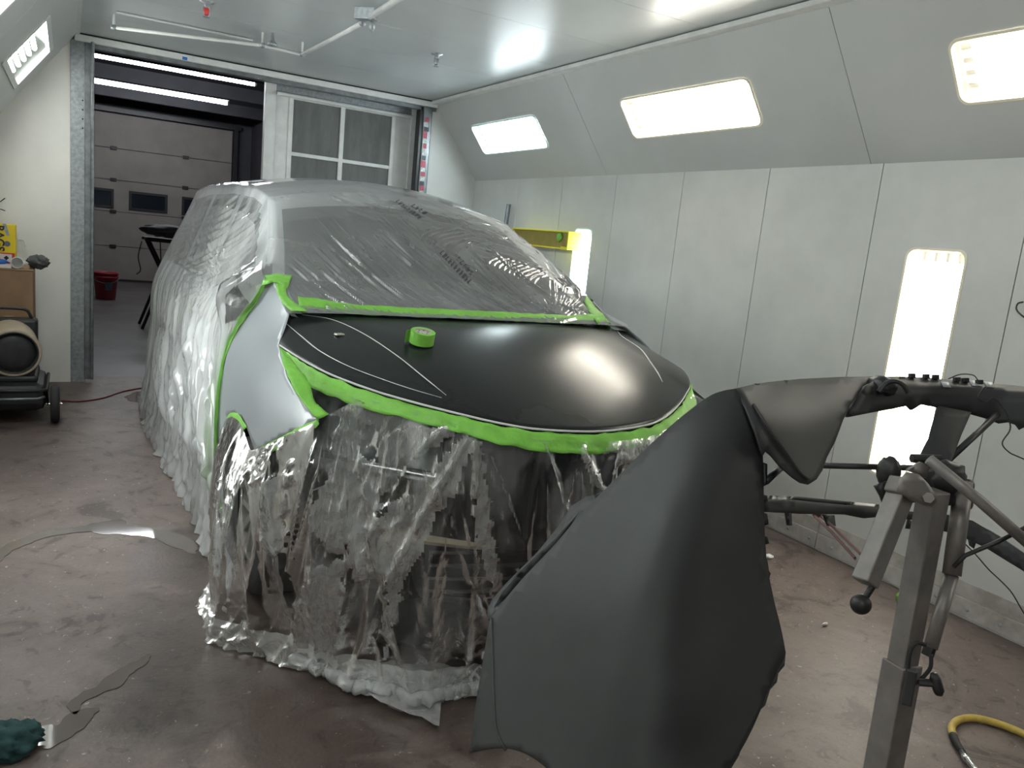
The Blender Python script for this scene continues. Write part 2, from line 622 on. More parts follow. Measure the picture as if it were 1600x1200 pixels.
M['fascia'] = pmat('gloss_black_fascia', (.010, .011, .012), .14, coat=.6)
M['tanrefl'] = pmat('tan_reflection_paint', (.17, .13, .085), .5, var=.3, vscale=8)  # tan colour of the reflections painted on the fascia
M['alu'] = pmat('bare_aluminium', (.5, .48, .44), .35, .8)
M['tantrim'] = pmat('dull_tan_trim', (.24, .20, .14), .5)
M['white'] = pmat('white_plastic', (.75, .75, .73), .5)
M['line'] = pmat('pale_sanded_edge_and_glint', (.72, .74, .73), .5)  # sanded creases, and the painted glint on the hood rim
M['standpaint'] = pmat('grey_stand_paint', (.19, .172, .165), .42, .25, var=.22, vscale=18)
M['standdark'] = pmat('dark_stand_steel', (.035, .035, .037), .45, .4, var=.2, vscale=20)
M['card'] = pmat('cardboard', (.30, .185, .105), .8, var=.12, vscale=10)
M['tan'] = pmat('tan_heater_enamel', (.42, .35, .25), .4, var=.1, vscale=12)
M['yellow'] = pmat('yellow_print', (.80, .60, .02), .5)
M['red'] = pmat('red_print', (.60, .05, .045), .5)
M['bucket'] = pmat('red_bucket_plastic', (.30, .02, .035), .45)
M['hose'] = pmat('yellow_rubber_hose', (.50, .36, .07), .5, var=.15, vscale=30)
M['chrome'] = pmat('chrome', (.7, .7, .7), .18, 1.0)
M['teal'] = pmat('teal_cloth', (.016, .06, .062), .85, var=.3, vscale=30)
M['greycloth'] = pmat('grey_cloth', (.085, .09, .088), .85, var=.35, vscale=25)
M['blue'] = pmat('blue_glove', (.02, .13, .5), .5)
M['ink'] = pmat('black_ink', (.02, .02, .03), .6)
M['garwall'] = pmat('garage_door_panel', (.255, .225, .215), .6, var=.12, vscale=2.5, bump=.05, bscale=25)
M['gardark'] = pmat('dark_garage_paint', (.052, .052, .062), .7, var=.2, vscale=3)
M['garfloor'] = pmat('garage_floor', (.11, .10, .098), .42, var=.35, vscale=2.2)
M['wood'] = pmat('brown_plywood', (.13, .062, .033), .6, var=.25, vscale=5, stretch=(8, 8, 1))
M['filter'] = pmat('grey_filter_pad', (.155, .16, .155), .95, var=.22, vscale=5, bump=.5, bscale=160, stretch=(2, 1, .5))
M['nightglass'] = pmat('dark_window_glass', (.012, .016, .024), .1)
M['cord'] = pmat('red_cord', (.16, .012, .02), .5)
M['yellowtape'] = pmat('yellow_plastic', (.78, .70, .03), .45)
M['olive'] = pmat('olive_panel', (.30, .24, .06), .6, var=.15, vscale=12)
M['water'] = pmat('water_film', (.125, .108, .10), .05, spec=.5)
M['sticker_r'] = pmat('red_sticker', (.45, .06, .10), .5, var=.5, vscale=60)
M['sticker_w'] = pmat('white_sticker', (.6, .62, .62), .5, var=.5, vscale=70)
M['sticker_b'] = pmat('dark_sticker', (.05, .06, .08), .5, var=.5, vscale=60)

# ================================================================== STRUCTURE: spray booth shell
XL, XR, YB, YR, ZC = -.66, 3.85, -1.5, 7.85, 2.95
SL = math.hypot(.55, .73)
ZL = ZC - (.08 - XL) * .73 / .55            # left slope meets the left wall
ST = dict(kind='structure')
M['floor'] = floormat()
mk('floor', [(XL - .04, YB, 0), (3.86, YB, 0), (3.86, 8.1, 0), (XL - .04, 8.1, 0), (XL - .04, YB, -.1), (3.86, YB, -.1), (3.86, 8.1, -.1), (XL - .04, 8.1, -.1)],
   [(0, 1, 2, 3), (7, 6, 5, 4), (0, 4, 5, 1), (1, 5, 6, 2), (2, 6, 7, 3), (3, 7, 4, 0)], M['floor'], label='stained brown grey concrete floor of the spray booth', **ST)
FX = 0.0
def holder(name, label):
    """structure empty that carries the panels"""
    o = bpy.data.objects.new(name, None)
    COL.objects.link(o)
    o['kind'] = 'structure'
    o['label'] = label
    return o
# right wall: sheet-metal panels with open joints
wr = holder('wall_right', 'white metal panel wall with two tall recessed lamps')
seams = [2.87 + .803 * k for k in range(-6, 7)]
seams = [YB] + [s for s in seams if YB + .1 < s < YR - .1] + [YR + .03]
WLAMPS = [(2.315, 2.635), (5.53, 5.80)]
for a, b in zip(seams[:-1], seams[1:]):
    g = .0025
    holes = [rrect(.56, y0, 1.78, y1, .05) for y0, y1 in WLAMPS if a < y0 < b]
    plate('panel', [(0, a + g), (2.22, a + g), (2.22, b - g), (0, b - g)], holes, (XR, 0, 0), (0, 0, 1), (0, 1, 0), .03, M['wall'], wr)
mk('backing', [(XR + .012, YB, 0), (XR + .012, YR, 0), (XR + .012, YR, .5), (XR + .012, YB, .5)], [(0, 1, 2, 3)], M['galvdark'], wr)
# right slope
sr = holder('wall_slope_right', 'grey white sloping upper wall with recessed ceiling lamps on the right')
s_r = np.array([-.55, 0, .73]) / SL
sse = [YB, .47, 2.95, 5.42, YR + .03]
SLAMPS = [(6.08, 7.32), (3.61, 4.87), (1.13, 2.38), (-1.34, -.10)]  # last entry: unseen pair added behind the camera to fill the bumper
FILL_LAMPS_L = [(.95, 1.27), (3.98, 4.30)]  # unseen left-wall lamps, added to brighten the film side and end wall
for a, b in zip(sse[:-1], sse[1:]):
    g = .002
    holes = [rrect(.29, y0, .595, y1, .05) for y0, y1 in SLAMPS if a < y0 < b]
    plate('panel', [(0, a + g), (SL, a + g), (SL, b - g), (0, b - g)], holes, (XR, 0, 2.22), s_r, (0, 1, 0), .03, M['slope'], sr)
# left slope and left wall
sl = holder('wall_slope_left', 'sloping upper wall with recessed lamps on the left')
L_L = math.hypot(.08 - XL, ZC - ZL)
s_l = np.array([-(.08 - XL), 0, -(ZC - ZL)]) / L_L
for a, b in zip(sse[:-1], sse[1:]):
    g = .002
    holes = [rrect(.32, y0, .68, y1, .02) for y0, y1 in SLAMPS if a < y0 < b]
    plate('panel', [(0, a + g), (L_L, a + g), (L_L, b - g), (0, b - g)], holes, (.08, 0, ZC), s_l, (0, 1, 0), .03, M['slope'], sl)
wl = holder('wall_left', 'cream metal panel wall behind the heater')
for a, b in zip(seams[:-1], seams[1:]):
    holes = [rrect(y0, .56, y1, 1.78, .05) for y0, y1 in FILL_LAMPS_L if a < y0 < b]
    plate('panel', [(a + .002, 0), (b - .002, 0), (b - .002, ZL), (a + .002, ZL)], holes, (XL, 0, 0), (0, 1, 0), (0, 0, 1), .03, M['wall_cream'], wl)
# ceiling
ce = holder('ceiling', 'glossy pale grey metal panel ceiling')
cse = [YB] + [3.78 + .8 * k for k in range(-6, 6) if YB + .2 < 3.78 + .8 * k < YR - .2] + [YR + .03]
for a, b in zip(cse[:-1], cse[1:]):
    plate('panel', [(a + .0015, .08), (b - .0015, .08), (b - .0015, 3.3), (a + .0015, 3.3)], [], (0, 0, ZC), (0, 1, 0), (1, 0, 0), .03, M['ceil'], ce)
MB().box((3.255, YB, ZC - .035), (3.33, YR, ZC - .005)).mk('trim_1', M['trimw'], label='white corner strip between ceiling and right slope', bevel=.004, **ST)
MB().box((.055, YB, ZC - .012), (.10, YR, ZC - .001)).mk('trim_2', M['trimw'], label='thin corner strip between ceiling and left slope', **ST)
# rear wall pieces beside the doorway
plate('wall_rear_right', [(3.28, 0), (XR, 0), (XR, 2.22), (3.3, ZC), (3.28, ZC)], [], (0, YR, 0), (1, 0, 0), (0, 0, 1), .08, M['wall'], label='white end wall to the right of the doorway', **ST)
pxL = at(110, 330, 1, YR)[0]
plate('wall_rear_left', [(XL, 0), (pxL, 0), (pxL, ZC - (.08 - pxL) * 1.327), (XL, ZL)], [], (0, YR, 0), (1, 0, 0), (0, 0, 1), .08, M['wall_cream'], label='cream end wall to the left of the doorway', **ST)
plate('wall_front', [(XL, 0), (XR, 0), (XR, 2.22), (3.3, ZC), (.08, ZC), (XL, ZL)], [], (0, YB, 0), (-1, 0, 0), (0, 0, 1), .05, M['wall'], label='white end wall behind the camera', **ST).scale = (-1, 1, 1)
# kick plate along the foot of the right wall
kp = holder('baseboard_right', 'dirty white riveted kick plate along the right wall')
M['kick'] = pmat('kick_plate', (.55, .54, .51), .55, var=.45, vscale=9, col2=(.36, .33, .30))
for a, b in zip(seams[:-1], seams[1:]):
    for h0, h1, t in ((.012, .105, .012), (.107, .185, .006)):
        MB().box((XR - t, a + .004, h0), (XR, b - .004, h1)).mk('kick_panel', M['kick'], kp, bevel=.002)
rv = None
for k in range(26):
    y = .2 + k * .16
    if rv is None:
        rv = MB().lathe([(.0, -.007), (.006, -.0065), (.010, -.003), (.011, 0)], (0, 0, 0), (1, 0, 0), 10).mk('rivet', M['galv'], kp, local=True, smooth=True)
        r = rv
    else:
        r = rv.copy()
        COL.objects.link(r)
    r.location = (XR - .012, y, .055)
# doorway frame
pxM, pxE = at(133, 330, 1, YR)[0], at(147, 330, 1, YR - .05)[0]
jb = holder('door_1', 'galvanised steel frame of the wide booth doorway')
MB().box((pxL, YR - .015, 0), (pxM, YR + .1, 2.9)).mk('jamb', M['galv'], jb, bevel=.004)
MB().box((pxM - .006, YR - .03, .03), (pxM + .045, YR + .03, 2.9)).mk('door_edge', M['galvdark'], jb, bevel=.006)
MB().box((pxM + .038, YR - .06, .03), (pxE, YR + .04, 2.9)).mk('door_edge', M['galvdark'], jb, bevel=.012)
h0, h1 = at(124, 50, 1, YR), at(672, 158, 1, YR)
MB().box((.06, YR - .05, ZC - .065), (3.33, YR - .01, ZC - .012)).mk('header_rail', M['trimw'], jb, bevel=.006)
MB().box((.03, YR - .045, ZC - .010), (3.33, YR - .005, ZC + .02)).mk('header_gap', M['blackmetal'], jb)
MB().box((.05, YR - .01, ZC - .10), (3.33, YR + .08, ZC + .06)).mk('lintel', M['galvdark'], jb)
for k in range(4):
    MB().lathe([(0, -.004), (.006, -.003), (.007, 0)], (pxM - .02, YR - .015, 2.42 + k * -.075), (0, 1, 0), 8).mk('screw', M['blackmetal'], jb)
bq = at(289, 84, 1, YR - .05)
MB().box((bq[0] - .02, YR - .053, ZC - .06), (bq[0] + .02, YR - .05, ZC - .035)).mk('tape_scrap', M['blue'], jb)
# dark right post covered with stickers
px0, px1 = at(655, 240, 1, YR - .03)[0], at(667, 240, 1, YR - .03)[0]
MB().box((px0 - .012, YR - .01, 0), (px0 + .02, YR + .1, 2.88)).mk('jamb', M['blackmetal'], jb, bevel=.003)
MB().box((px0 + .02, YR - .03, 0), (px1 + .03, YR + .06, 2.885)).mk('jamb', M['galvdark'], jb, bevel=.01)
zz = 2.78
k = 0
while zz > 1.75:
    hh = random.choice((.05, .07, .045, .085))
    x0 = px0 + .026 + random.uniform(0, .012)
    MB().box((x0, YR - .0325, zz - hh), (x0 + random.uniform(.035, .055), YR - .0305, zz - .004)).mk('sticker', (M['sticker_r'], M['sticker_w'], M['sticker_b'], M['sticker_r'], M['sticker_w'])[k % 5], jb)
    zz -= hh
    k += 1

# ------------------------------------------------------------------ recessed lamps
def fixture(label, c, a, b, n, L, Wd, tube, nt=4, rim=.006, group='recessed booth lamps', screws=False, tint=None, vert=False):
    c, a, b, n = (np.asarray(q, float) for q in (c, a, b, n))
    o = thing('recessed_lamp', label, 'lamp', c, group)
    hs = tint or M['housing']
    P = lambda i, j, k: c + a * i + b * j + n * k
    l, wd, d = L / 2 + .012, Wd / 2 + .012, -.12
    V = [P(i * l, j * wd, k) for k in (-.028, d) for (i, j) in ((-1, -1), (1, -1), (1, 1), (-1, 1))]
    mk('housing', V, [(4, 5, 6, 7), (0, 1, 5, 4), (1, 2, 6, 5), (2, 3, 7, 6), (3, 0, 4, 7)], hs, o)
    outer = rrect(-L / 2 - rim, -Wd / 2 - rim, L / 2 + rim, Wd / 2 + rim, .05 if rim < .02 else .03)
    inner = rrect(-L / 2 + .006, -Wd / 2 + .006, L / 2 - .006, Wd / 2 - .006, .045 if rim < .02 else .02)
    plate('frame', outer, [inner], P(0, 0, .004), a, b if np.cross(a, b) @ n > 0 else b, .006, hs if rim < .02 else M['frame_w'], o)
    V = [P(i * (L / 2), j * (Wd / 2), -.022) for (i, j) in ((-1, -1), (1, -1), (1, 1), (-1, 1))]
    mk('pane', V, [(0, 1, 2, 3)], M['pane'], o)
    if vert:
        a, b, L, Wd = b, a, Wd, L
    for k in range(nt):
        j = (k - (nt - 1) / 2) * (Wd * .8 / nt)
        t = MB().tube([P(-L / 2 + .06, j, -.07), P(L / 2 - .06, j, -.07)], .0165, 12).mk('tube', tube, o, smooth=True)
        for e in (-1, 1):
            MB().tube([P(e * (L / 2 - .06), j, -.07), P(e * (L / 2 - .012), j, -.07)], .0185, 10).mk('socket', M['white'], t)
    if screws:
        for i in (-.46, -.15, .15, .46):
            for j in (-1, 1):
                q = P(i * L, j * (Wd / 2 + rim * .6), .004)
                MB().lathe([(.007, -.001), (.006, .004), (0, .005)], q, n, 8).mk('screw', M['blackmetal'], o)
    return o
cream = pmat('yellowed_lamp_housing', (.85, .80, .64), .35)
greyh = pmat('grey_lamp_housing', (.20, .215, .205), .5)
minty = pmat('mint_lamp_housing', (.72, .85, .82), .35)
n_r = np.cross(s_r, (0, 1, 0))
n_l = np.cross(s_l, (0, 1, 0))
nm = ['far recessed lamp on the right slope, bluish white, above the car roof', 'middle recessed lamp on the right slope, warm white with a cream rim',
      'near recessed lamp on the right slope, cut off by the frame', 'added fill lamp on the right slope behind the camera']
for i, (y0, y1) in enumerate(SLAMPS):
    fixture(nm[i], np.array([XR, (y0 + y1) / 2, 2.22]) + s_r * .4425, (0, 1, 0), s_r, n_r, y1 - y0, .305, (M['tube_cool'], M['tube_warm'], M['tube_near'], M['tube_fill'])[i], tint=minty if i == 0 else cream)
nm = ['lamp on the left slope with five faint tubes beside the doorway', 'second lamp of the left slope, above the heater side', 'third lamp of the left slope, beside the camera', 'added fill lamp of the left slope behind the camera']
for i, (y0, y1) in enumerate(SLAMPS):
    fixture(nm[i], np.array([.08, (y0 + y1) / 2, ZC]) + s_l * .50, (0, 1, 0), s_l, n_l, y1 - y0, .36, (M['tube_old'], M['tube_left'], M['tube_left'], M['tube_fill'])[i], nt=5 if i == 0 else 4, rim=.035, screws=True, tint=greyh if i == 0 else minty)
nm = ['tall glaring lamp in the right wall behind the bumper stand', 'tall bluish lamp in the right wall beside the windshield']
for i, (y0, y1) in enumerate(WLAMPS):
    fixture(nm[i], (XR, (y0 + y1) / 2, 1.17), (0, 0, 1), (0, 1, 0), (-1, 0, 0), 1.22, y1 - y0, M['tube_near'] if i != 1 else M['tube_cool'], tint=cream if i != 1 else minty)

for i, (y0, y1) in enumerate(FILL_LAMPS_L):
    fixture(('near', 'far')[i] + ' tall fill lamp added out of view in the left wall', (XL, (y0 + y1) / 2, 1.17), (0, 1, 0), (0, 0, 1), (1, 0, 0), y1 - y0, 1.22, (M['tube_fill_faint'], M['tube_left'])[i], tint=minty, vert=True)
# ------------------------------------------------------------------ garage behind the doorway
GX0, GX1, GY1, GZ = -1.6, 3.55, 18.5, 3.78
def slab(name, lo, hi, mat, label):
    return MB().box(lo, hi).mk(name, mat, label=label, **ST)
slab('floor_garage', (GX0, 8.1, -.1), (GX1 + .1, GY1 + .1, -.002), M['garfloor'], 'dim grey concrete floor of the garage beyond the doorway')
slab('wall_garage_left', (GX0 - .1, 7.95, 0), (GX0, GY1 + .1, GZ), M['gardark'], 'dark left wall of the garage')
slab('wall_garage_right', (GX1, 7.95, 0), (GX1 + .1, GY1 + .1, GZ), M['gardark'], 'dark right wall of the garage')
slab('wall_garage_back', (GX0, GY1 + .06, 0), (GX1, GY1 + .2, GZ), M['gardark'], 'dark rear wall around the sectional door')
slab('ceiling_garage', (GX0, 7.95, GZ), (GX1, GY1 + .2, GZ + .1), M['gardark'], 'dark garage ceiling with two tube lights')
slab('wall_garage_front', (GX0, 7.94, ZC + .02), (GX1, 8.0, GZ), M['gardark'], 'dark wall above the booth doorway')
for k in range(4):
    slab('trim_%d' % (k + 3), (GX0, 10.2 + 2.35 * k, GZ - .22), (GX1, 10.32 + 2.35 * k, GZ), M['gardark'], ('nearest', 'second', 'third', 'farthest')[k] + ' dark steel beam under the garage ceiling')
slab('trim_7', (GX0, GY1 - .1, 3.40), (3.3, GY1 + .02, 3.49), M['blackmetal'], 'black header rail above the sectional door')
slab('trim_8', (3.16, GY1 - .12, 0), (3.24, GY1 + .02, 3.49), M['blackmetal'], 'black door track right of the sectional door')
gd = holder('door_2', 'dim beige sectional garage door with small dark windows')
zs = [0.0, .72, 1.43, 2.07, 2.70, 3.38]
for i in range(5):
    holes = []
    if i == 2:
        for k in range(5):
            x0 = at(204, 300, 1, GY1)[0] + (k - 2) * 1.02
            if GX0 < x0 - .1 and x0 + .75 < 3.15:
                holes.append([(x0, 1.52), (x0 + .68, 1.52), (x0 + .68, 1.85), (x0, 1.85)])
    plate('panel', [(GX0 + .1, zs[i] + .006), (3.14, zs[i] + .006), (3.14, zs[i + 1] - .006), (GX0 + .1, zs[i + 1] - .006)], holes, (0, GY1, 0), (1, 0, 0), (0, 0, 1), .045, M['garwall'], gd)
    for h in holes:
        (x0, z0), (x1, z1) = h[0], h[2]
        fr = plate('window_frame', [(x0 - .03, z0 - .03), (x1 + .03, z0 - .03), (x1 + .03, z1 + .03), (x0 - .03, z1 + .03)], [[(x0 + .02, z0 + .02), (x1 - .02, z0 + .02), (x1 - .02, z1 - .02), (x0 + .02, z1 - .02)]], (0, GY1 - .02, 0), (1, 0, 0), (0, 0, 1), .02, M['blackmetal'], gd)
        MB().box((x0 + .02, GY1 + .004, z0 + .02), (x1 - .02, GY1 + .012, z1 - .02)).mk('pane', M['nightglass'], fr)
    for hx in (-1.1, at(177, 283, 1, GY1)[0], at(289, 300, 1, GY1)[0]):
        if i:
            MB().box((hx - .06, GY1 - .03, zs[i] - .035), (hx + .06, GY1 - .005, zs[i] + .035)).mk('hinge', M['blackmetal'], gd, bevel=.008)
MB().box((GX0 + .1, GY1 - .02, 0), (3.14, GY1 + .04, .04)).mk('bottom_seal', M['rubber'], gd)
M['tube_gar'] = emat('garage_tube', (.93, .96, 1.0), 42.0)
def striplight(label, y, x0, x1, z):
    o = thing('strip_light', label, 'lamp', ((x0 + x1) / 2, y, z), 'garage strip lights')
    MB().box((x0, y - .05, z + .04), (x1, y + .05, z + .09)).mk('housing', M['white'], o, bevel=.006)
    t = MB().tube([(x0 + .03, y, z), (x1 - .03, y, z)], .032, 12).mk('tube', M['tube_gar'], o, smooth=True)
    for x in (x0 + .015, x1 - .015):
        MB().box((x - .015, y - .03, z - .03), (x + .015, y + .03, z + .04)).mk('socket', M['white'], t)
    for x in (x0 + .3, x1 - .3):
        MB().box((x - .01, y - .01, z + .09), (x + .01, y + .01, GZ)).mk('hanger', M['gardark'], o)
striplight('nearer garage strip light, the broader bright line', 13.05, at(120, 83, 2, 3.6)[0], at(402, 131, 2, 3.6)[0], 3.6)
striplight('farther garage strip light, the thinner line below', 15.8, at(120, 122, 2, 3.6)[0], at(357, 162, 2, 3.6)[0], 3.6)
pw = at(388, 240, 0, 3.5)
MB().box((3.49, 13.2, 0), (3.52, 16.2, 3.0)).mk('plywood_sheet', M['wood'], label='brown plywood sheet standing against the garage right wall', cat='plywood', bevel=.003)
# red bucket
c = at(165, 467, 2, 0)
o = thing('bucket', 'dark red plastic bucket on the garage floor', 'bucket', (c[0], c[1], 0))
MB().lathe([(0, .005), (.145, .005), (.15, .01), (.185, .42), (.198, .425), (.2, .45), (.19, .452), (.18, .44), (.14, .03), (0, .03)], (c[0], c[1], 0), (0, 0, 1), 28).mk('body', M['bucket'], o, smooth=True)
MB().lathe([(.187, .36), (.199, .365), (.199, .385), (.187, .39)], (c[0], c[1], 0), (0, 0, 1), 28).mk('rim_band', M['bucket'], o, smooth=True)
hp = [(c[0] + .2 * math.cos(t), c[1] - .2 * abs(math.sin(t)) * .8 - .01, .38 - .10 * math.sin(t)) for t in np.linspace(0, math.pi, 16)]
MB().tube(hp, .004, 6).mk('handle', M['galv'], o)
lb = [(c[0] + .172 * math.sin(t), c[1] - .172 * math.cos(t), z) for z in (.16, .3) for t in np.linspace(-.1, .55, 8)]
lb = [(c[0] + (x - c[0]) * (.162 + z * .085 + .004) / .172, c[1] + (y - c[1]) * (.162 + z * .085 + .004) / .172, z) for x, y, z in lb]
mk('label_patch', lb, grid_faces(2, 8), M['sticker_b'], o)
# trestle with clutter
c = at(222, 514, 2, 0)
o = thing('work_stand', 'dark folding trestle stand with clutter on top in the garage', 'stand', (c[0] + .3, c[1] + .2, 0))
for dy in (0, .5):
    MB().tube([(c[0], c[1] + dy, 0), (c[0] + .42, c[1] + dy, 1.18)], .02, 8).mk('leg', M['blackmetal'], o)
    MB().tube([(c[0] + .62, c[1] + dy, 0), (c[0] + .06, c[1] + dy, 1.18)], .02, 8).mk('leg', M['blackmetal'], o)
    MB().tube([(c[0] + .02, c[1] + dy, 1.18), (c[0] + .75, c[1] + dy, 1.16)], .022, 8).mk('top_bar', M['blackmetal'], o)
MB().tube([(c[0] + .06, c[1], 1.18), (c[0] + .06, c[1] + .5, 1.18)], .02, 8).mk('cross_bar', M['blackmetal'], o)
for k in range(3):
    MB().tube([(c[0] + .2 + .14 * k, c[1], 1.16), (c[0] + .22 + .14 * k, c[1], .78)], .008, 6).mk('strut', M['blackmetal'], o)
blob('tool_bundle', (c[0] + .3, c[1] + .2, 1.305), (.30, .26, .075), M['gardark'], seed=3, amp=.35, label='dark bundle of tools lying on the garage trestle', cat='tools')
wv = smooth([(c[0] - .02, c[1] - .02, 1.15), (c[0] - .06, c[1] - .03, .95), (c[0] - .03, c[1] - .03, .78), (c[0] - .08, c[1] - .03, .72)], 20)
MB().tube(wv, .007, 6).mk('strap', M['rubber'], o)

# ------------------------------------------------------------------ filter door leaf standing behind the doorway
YD = 8.15
xa, xb = at(412, 200, 1, YD)[0], at(653, 200, 1, YD)[0]
o = thing('filter_door', 'white door leaf with grey filter pads behind the car roof', 'door', ((xa + xb) / 2, YD, 0))
f0, f1, f2, f3 = (at(x, 165, 1, YD)[0] for x in (455, 533, 540, 617))
zt = 2.92
for name, lo, hi in (('stile', (xa, 0), (xa + .10, zt)), ('stile', (xb - .09, 0), (xb, zt)), ('side_panel', (xa + .10, 0), (f0 - .02, zt - .05)), ('side_panel', (f3 + .02, 0), (xb - .09, zt - .05))):
    t = .03 if name == 'stile' else .0
    MB().box((lo[0], YD - t, lo[1]), (hi[0], YD + .05, hi[1])).mk(name, M['trimw'], o, bevel=.004)
MB().box((xa + .1, YD - .02, zt - .10), (xb - .09, YD + .04, zt)).mk('top_rail', M['galv'], o, bevel=.004)
MB().tube([(xa + .1, YD - .06, zt - .125), (xb - .1, YD - .06, zt - .125)], .018, 8).mk('track_bar', M['trimw'], o)
zrow = [2.79 - .535 * k for k in range(6)]
for x in (f0, (f1 + f2) / 2, f3):
    MB().box((x - .022, YD - .012, .1), (x + .022, YD + .02, 2.80)).mk('mullion', M['trimw'], o, bevel=.003)
for i, z in enumerate(zrow):
    MB().box((f0, YD - .01, z - .018), (f3, YD + .02, z + .018)).mk('transom', M['trimw'], o, bevel=.003)
for i in range(5):
    for (u, v) in ((f0, (f1 + f2) / 2), ((f1 + f2) / 2, f3)):
        MB().box((u + .022, YD + .008, zrow[i + 1] + .018), (v - .022, YD + .02, zrow[i] - .018)).mk('filter_pad', M['filter'], o)

# ================================================================== THE CAR (faces the camera), built in booth coordinates
XC = 1.6
def gsm(A, k, ax):
    for _ in range(k):
        B = np.pad(A, [(1, 1) if i == ax else (0, 0) for i in range(A.ndim)], mode='edge')
        s0 = [slice(None)] * A.ndim
        s1 = [slice(None)] * A.ndim
        s2 = [slice(None)] * A.ndim
        s0[ax], s1[ax], s2[ax] = slice(0, -2), slice(1, -1), slice(2, None)
        A = .25 * B[tuple(s0)] + .5 * B[tuple(s1)] + .25 * B[tuple(s2)]
    return A
car = thing('minivan', 'silver minivan wrapped in clear masking film with a black primed hood', 'car', (XC, 4.7, 0))
# --- lower side surface (half width as a function of Y and z)
ZK = np.array([.10, .5, .8, .95, 1.05, 1.142, 1.24, 1.33])
YK = np.array([2.3, 2.7, 2.96, 3.2, 3.5, 4.2])
WK = np.array([[.84, .86, .875, .865, .83, .77, .70, .60], [.92, .94, .95, .94, .915, .865, .78, .68], [.955, .975, .98, .97, .945, .905, .83, .72],
               [.96, .98, .985, .975, .955, .92, .84, .76], [.96, .98, .985, .98, .965, .94, .90, .85], [.96, .98, .985, .98, .968, .945, .905, .86]])
yy, zz_ = np.linspace(2.2, 4.3, 106), np.linspace(.1, 1.36, 90)
Wt = np.array([np.interp(zz_, ZK, [np.interp(y, YK, WK[:, j]) for j in range(8)]) for y in yy])
Wt = gsm(gsm(Wt, 10, 0), 8, 1)
side_l = np.stack([XC - Wt, np.repeat(yy[:, None], 90, 1), np.repeat(zz_[None], 106, 0)], 2)
side_F = grid_faces(106, 90)
T_side = bvh(side_l.reshape(-1, 3), side_F)
def mirror(V):
    V = np.array(V, float)
    V[..., 0] = 2 * XC - V[..., 0]
    return V

# --- hood: lofted from the cowl edge to the leading edge
LE = np.array([(.905, 2.964, 1.142), (.878, 2.817, 1.126), (.85, 2.69, 1.113), (.81, 2.602, 1.099), (.766, 2.534, 1.087), (.718, 2.479, 1.075), (.666, 2.435, 1.063), (.562, 2.347, 1.045),
               (.456, 2.268, 1.029), (.344, 2.20, 1.013), (.217, 2.154, 1.001), (0, 2.125, .995)])
LE = np.vstack([LE * (-1, 1, 1), (LE * (1, 1, 1))[-2::-1]])
RE = np.array([(-.822, 3.17, 1.235), (-.6, 3.13, 1.238), (-.3, 3.11, 1.240), (0, 3.105, 1.241), (.3, 3.11, 1.240), (.6, 3.13, 1.238), (.822, 3.17, 1.232)])
nu, nv = 121, 48
le, re = smooth(LE, nu), smooth(RE, nu)
v = np.linspace(0, 1, nv)[:, None]
HX = re[None, :, 0] * (1 - v) + le[None, :, 0] * v
HY = re[None, :, 1] * (1 - v) + le[None, :, 1] * v
HZ = re[None, :, 2] + (le[None, :, 2] - re[None, :, 2]) * v ** 1.75
u = np.linspace(-1, 1, nu)[None, :]
HZ = HZ - .012 * np.clip((np.abs(u) - .35) / .5, 0, 1) ** 2 * np.sin(np.pi * v)
hoodP = np.stack([HX + XC, HY, HZ], 2)
lip = hoodP[-1].copy()
lip[:, 2] -= .012
lip2 = hoodP[-1].copy()
lip2[:, 2] -= .02
cen = np.array([XC, 2.9])
dd = cen - lip2[:, :2]
lip2[:, :2] += dd / np.linalg.norm(dd, axis=1)[:, None] * .03
hoodV = np.vstack([hoodP.reshape(-1, 3), lip, lip2])
hood = mk('hood', hoodV, [f[::-1] for f in grid_faces(nv + 2, nu)], M['primer'], car, smooth=True, label='black guide-coated hood')
T_hood = bvh(hoodP.reshape(-1, 3), grid_faces(nv, nu))
def strip_on(tree, px, wd, name, mat, parent, n=40, off=.0015, **kw):
    P = hits(tree, px, off, n)
    T = np.gradient(P, axis=0)
    S = np.cross(T, [0, 0, 1.0])
    S /= np.linalg.norm(S, axis=1)[:, None] + 1e-9
    wv = wd * np.clip(np.minimum(np.linspace(0, 8, len(P)), np.linspace(8, 0, len(P))), .25, 1)[:, None]
    return ribbon(name, P - S * wv / 2, P + S * wv / 2, len(P), mat, parent, rows=2, wob=0, thick=.001, **kw)
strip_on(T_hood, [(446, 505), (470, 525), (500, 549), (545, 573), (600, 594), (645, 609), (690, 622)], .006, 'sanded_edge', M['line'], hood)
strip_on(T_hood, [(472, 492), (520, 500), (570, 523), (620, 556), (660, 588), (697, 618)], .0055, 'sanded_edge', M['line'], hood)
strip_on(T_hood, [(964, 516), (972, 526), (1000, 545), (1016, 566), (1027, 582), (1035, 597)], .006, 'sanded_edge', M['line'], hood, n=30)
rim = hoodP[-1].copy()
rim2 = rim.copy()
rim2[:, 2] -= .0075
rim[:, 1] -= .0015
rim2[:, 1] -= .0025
ribbon('rim_glint', rim, rim2, nu, M['line'], hood, rows=2, wob=0, thick=.0008)  # pale ribbon paints the light glint along the hood lip
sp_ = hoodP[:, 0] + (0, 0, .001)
ribbon('rim_glint', sp_, sp_ + (-.004, 0, -.003), nv, M['line'], hood, rows=2, wob=0, thick=.0008)
# small washer nozzle tab on the hood
p = hit(T_hood, 530, 524)
MB().obox(p + (0, 0, .004), (.016, .004, 0), (-.003, .012, 0), (0, 0, .004)).mk('nozzle', M['alu'], hood, bevel=.002)

